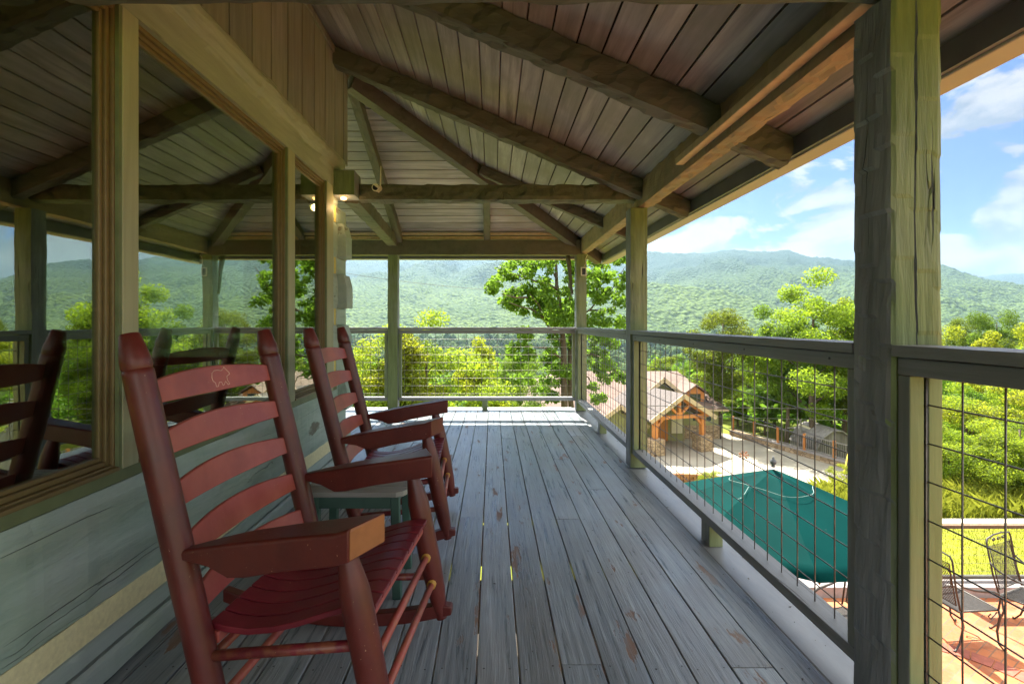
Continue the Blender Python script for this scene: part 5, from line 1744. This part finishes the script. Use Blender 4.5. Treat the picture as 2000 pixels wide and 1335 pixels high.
# fence on its low stone wall along the driveway
fc = thing('driveway_fence', 'black picket fence with orange posts on a low stone wall along the driveway', 'fence', (0, 0, 0))
fa_, fb_ = Vector((16.3, 34.2, DZ)), Vector((19.6, 23.4, DZ))
fd = (fb_ - fa_).normalized(); L_ = (fb_ - fa_).length
m_ = MB(); m_.bar(fa_ + Vector((0.2, 0.1, 0.2)), fb_ + Vector((0.2, 0.1, 0.12)), 0.35, 0.34); m_.build('stone_wall', M['stone'], fc)
m_ = MB(); m_.bar(fa_ + Vector((0.2, 0.1, 0.32)), fb_ + Vector((0.2, 0.1, 0.32)), 0.42, 0.06); m_.build('wall_cap', M['stone_cap'], fc)
for i in range(7):
    p = fa_ + fd * (0.15 + (L_ - 0.3) * i / 6) + Vector((0.2, 0.1, 0.352))
    MB().bar(p, p + Vector((0, 0, 0.95)), 0.12, 0.12, (1, 0, 0)).build('fence_post', M['cedar'], fc)
m_ = MB()
for z_ in (0.46, 1.22): m_.bar(fa_ + Vector((0.2, 0.1, z_)), fb_ + Vector((0.2, 0.1, z_)), 0.05, 0.05)
m_.build('fence_rail', M['grey_board'], fc)
m_ = MB()
for i in range(int(L_ / 0.13)):
    p = fa_ + fd * (0.13 * i) + Vector((0.2, 0.1, 0.48)); m_.bar(p, p + Vector((0, 0, 0.72)), 0.022, 0.022, (1, 0, 0))
m_.build('pickets', M['iron'], fc)

# shed of grey boards behind the fence
sh = thing('garden_shed', 'weathered grey barn board shed with rounded top behind the fence', 'shed', (0, 0, 0))
zc0 = float(ground(18.5, 28)) - 0.5
px0 = at(1632, 860, 28.5)
prof = [(-1.15, zc0), (1.15, zc0), (1.15, px0.z - 0.35), (0.85, px0.z + 0.12), (0.35, px0.z + 0.52), (-0.2, px0.z + 0.55), (-0.75, px0.z + 0.15), (-1.15, px0.z - 0.55)]
m_ = MB()
nb_ = 15
def topz(u):
    for (u0, z0), (u1, z1) in zip(prof[2:-1], prof[3:]):
        if u1 <= u <= u0: return z0 + (z1 - z0) * (u0 - u) / (u0 - u1)
    return prof[-1][1]
for i in range(nb_):
    u0, u1 = -1.15 + 2.3 * i / nb_ + 0.006, -1.15 + 2.3 * (i + 1) / nb_ - 0.006
    m_.prism([(px0.x + u0, px0.y, zc0), (px0.x + u1, px0.y, zc0), (px0.x + u1, px0.y, topz(u1)), (px0.x + u0, px0.y, topz(u0))], (0, 0.05, 0))
m_.build('front_boards', M['grey_board'], sh)
m_ = MB(); m_.prism([(px0.x + u, px0.y + 0.051, z_ - 0.02) for u, z_ in prof], (0, 2.4, 0)); m_.build('body', M['grey_board'], sh)
m_ = MB()
for (u0, z0), (u1, z1) in zip(prof[2:-1], prof[3:]): m_.bar((px0.x + u0, px0.y + 1.2, z0 + 0.03), (px0.x + u1, px0.y + 1.2, z1 + 0.03), 2.7, 0.05, (0, 0, 1))
m_.build('roof', M['grey_board'], sh)
# wooden stair frame beside the shed
stt = thing('wooden_stair', 'pale weathered wooden stair frame left of the grey shed', 'stair', at(1575, 880, 30))
for q_, (xa, za, xb2, zb2) in enumerate(((-0.35, -1.2, -0.35, 1.9), (0.4, -1.2, 0.4, 1.5))): MB().bar((xa, 0, za), (xb2, 0, zb2), 0.09, 0.09, (0, 1, 0)).build('stair_post', M['grey_board'], stt)
m_ = MB()
for i in range(6): m_.box(-0.4, 0.45, -0.1 + i * 0.24, 0.12 + i * 0.24, 0.0 + i * 0.22, 0.05 + i * 0.22)
m_.build('steps', M['grey_board'], stt)
MB().bar((-0.45, 0, 1.6), (0.75, 0, 1.15), 0.07, 0.12).build('stair_rail', M['white_frame'], stt)
# grey shingled roof in the trees at the right
p = at(1893, 812, 20.5)
gs = thing('shingled_hut', 'grey shingled hut roof half hidden in the trees right of the near post', 'hut', p)
gz = float(ground(p.x, 20.5)) - p.z
MB().box(-0.5, 1.2, 0.3, 2.2, gz - 0.3, -0.45).build('wall', M['grey_board'], gs)
m_ = MB()
for i in range(9):
    y_, z_ = -0.1 + i * 0.14, -0.62 + i * 0.16
    m_.box(-0.62, 1.35, y_, y_ + 0.17, z_, z_ + 0.05)
    m_.box(-0.62, 1.35, 2.5 - y_, 2.67 - y_, z_, z_ + 0.05)
m_.build('roof', M['grey_board'], gs)

# low brick garden wall, stake ornament, yellow pole
gw = MB()
r4 = random.Random(3)
for row in range(3):
    for i in range(13):
        x = 8.4 + i * 0.31 + (row % 2) * 0.15
        y = 24.25 - i * 0.05 + 0.12 * math.sin(i * 0.5)
        gw.box(x + .01, x + 0.30, y + r4.uniform(-.02, .02), y + 0.22, DZ - .05 + row * 0.14, DZ + 0.085 + row * 0.14)
tag(gw.build('garden_wall', plain('retaining_brick', (0.33, 0.155, 0.08), 0.85, 0, 0.3, 6), bevel=0.01), 'low curving red brick garden wall in front of the carport drive', 'wall')
p = at(1452, 888, 21.0)
t = thing('garden_stake', 'thin metal garden stake with a reddish flower top beside the umbrella', 'ornament', p)
MB().tube([(0, 0, -1.0), (0, 0, 0)], 0.012, 5).build('stake', M['iron'], t)
m_ = MB()
for q_ in range(7):
    a = q_ / 7 * 6.283
    m_.prism([(0, -.02, 0), (0.20 * math.cos(a - .25), -.03, 0.16 * math.sin(a - .25)), (0.24 * math.cos(a), -.02, 0.2 * math.sin(a)), (0.20 * math.cos(a + .25), -.03, 0.16 * math.sin(a + .25))], (0, .015, 0))
m_.build('flower', plain('rusty_flower', (0.30, 0.12, 0.10), 0.6), t)
tag(MB().tube([tuple(at(1648, 925, 23.5)), tuple(at(1662, 862, 24.2))], 0.035, 6).build('yellow_pole', plain('pole_yellow', (0.65, 0.50, 0.06), 0.5)), 'leaning yellow pole by the fence beside the near post', 'pole')

# power lines over the valley
def cable(label, a, b2, sag, r_=0.012):
    a, b2 = Vector(a), Vector(b2)
    pts = [a.lerp(b2, t_) - Vector((0, 0, sag * 4 * t_ * (1 - t_))) for t_ in np.linspace(0, 1, 16)]
    tag(MB().tube(pts, r_, 4).build('power_line', M['cable']), label, 'cable', 'power lines over the valley')
cable('upper power line sloping across the hills left of the oak', at(560, 512, 26), at(1060, 572, 22), 0.25, 0.009)
cable('pale line crossing in front of the carport roof and trees', at(1230, 791, 19), at(1760, 800, 19), 0.02, 0.012)
cable('thin dark line crossing below the carport roof', at(1230, 806, 19.5), at(1760, 822, 19.5), 0.05, 0.008)
cable('lower faint line across the far railing opening', at(560, 750, 24), at(1120, 762, 24), 0.1, 0.008)

# grass
r5 = np.random.RandomState(12)
def grass(name, n, x0, x1, y0, y1, h, w, mat, lean=0.5):
    x = r5.uniform(x0, x1, n); y = r5.uniform(y0, y1, n); z = ground(x, y)
    hh_ = h * r5.uniform(0.5, 1.2, n); a = r5.uniform(0, 6.28, n); l_ = lean * hh_ * r5.uniform(0, 1, n); b_ = r5.uniform(0, 6.28, n)
    dx, dy = np.cos(a) * w / 2, np.sin(a) * w / 2
    ex, ey = np.cos(b_) * l_, np.sin(b_) * l_
    P_ = np.stack([np.stack([x - dx, y - dy, z - .01], -1), np.stack([x + dx, y + dy, z - .01], -1), np.stack([x + dx * .8 + ex * .4, y + dy * .8 + ey * .4, z + hh_ * .65], -1), np.stack([x + ex, y + ey, z + hh_], -1)], 1)
    o_ = np_mesh(name, P_.reshape(-1, 3), np.arange(n * 4).reshape(n, 4), M[mat]); o_['kind'] = 'stuff'
    return o_
M['grass_leaf'] = foliage('grass_blades', (0.11, 0.14, 0.018), (0.20, 0.22, 0.03), (0.40, 0.42, 0.04), 0.4)
grass('lawn_grass', 26000, 1.5, 13, 6.45, 9.3, 0.05, 0.010, 'grass_leaf')
grass('tall_grass', 9000, 5.5, 15, 9.0, 10.8, 0.36, 0.018, 'grass_leaf', 0.9)
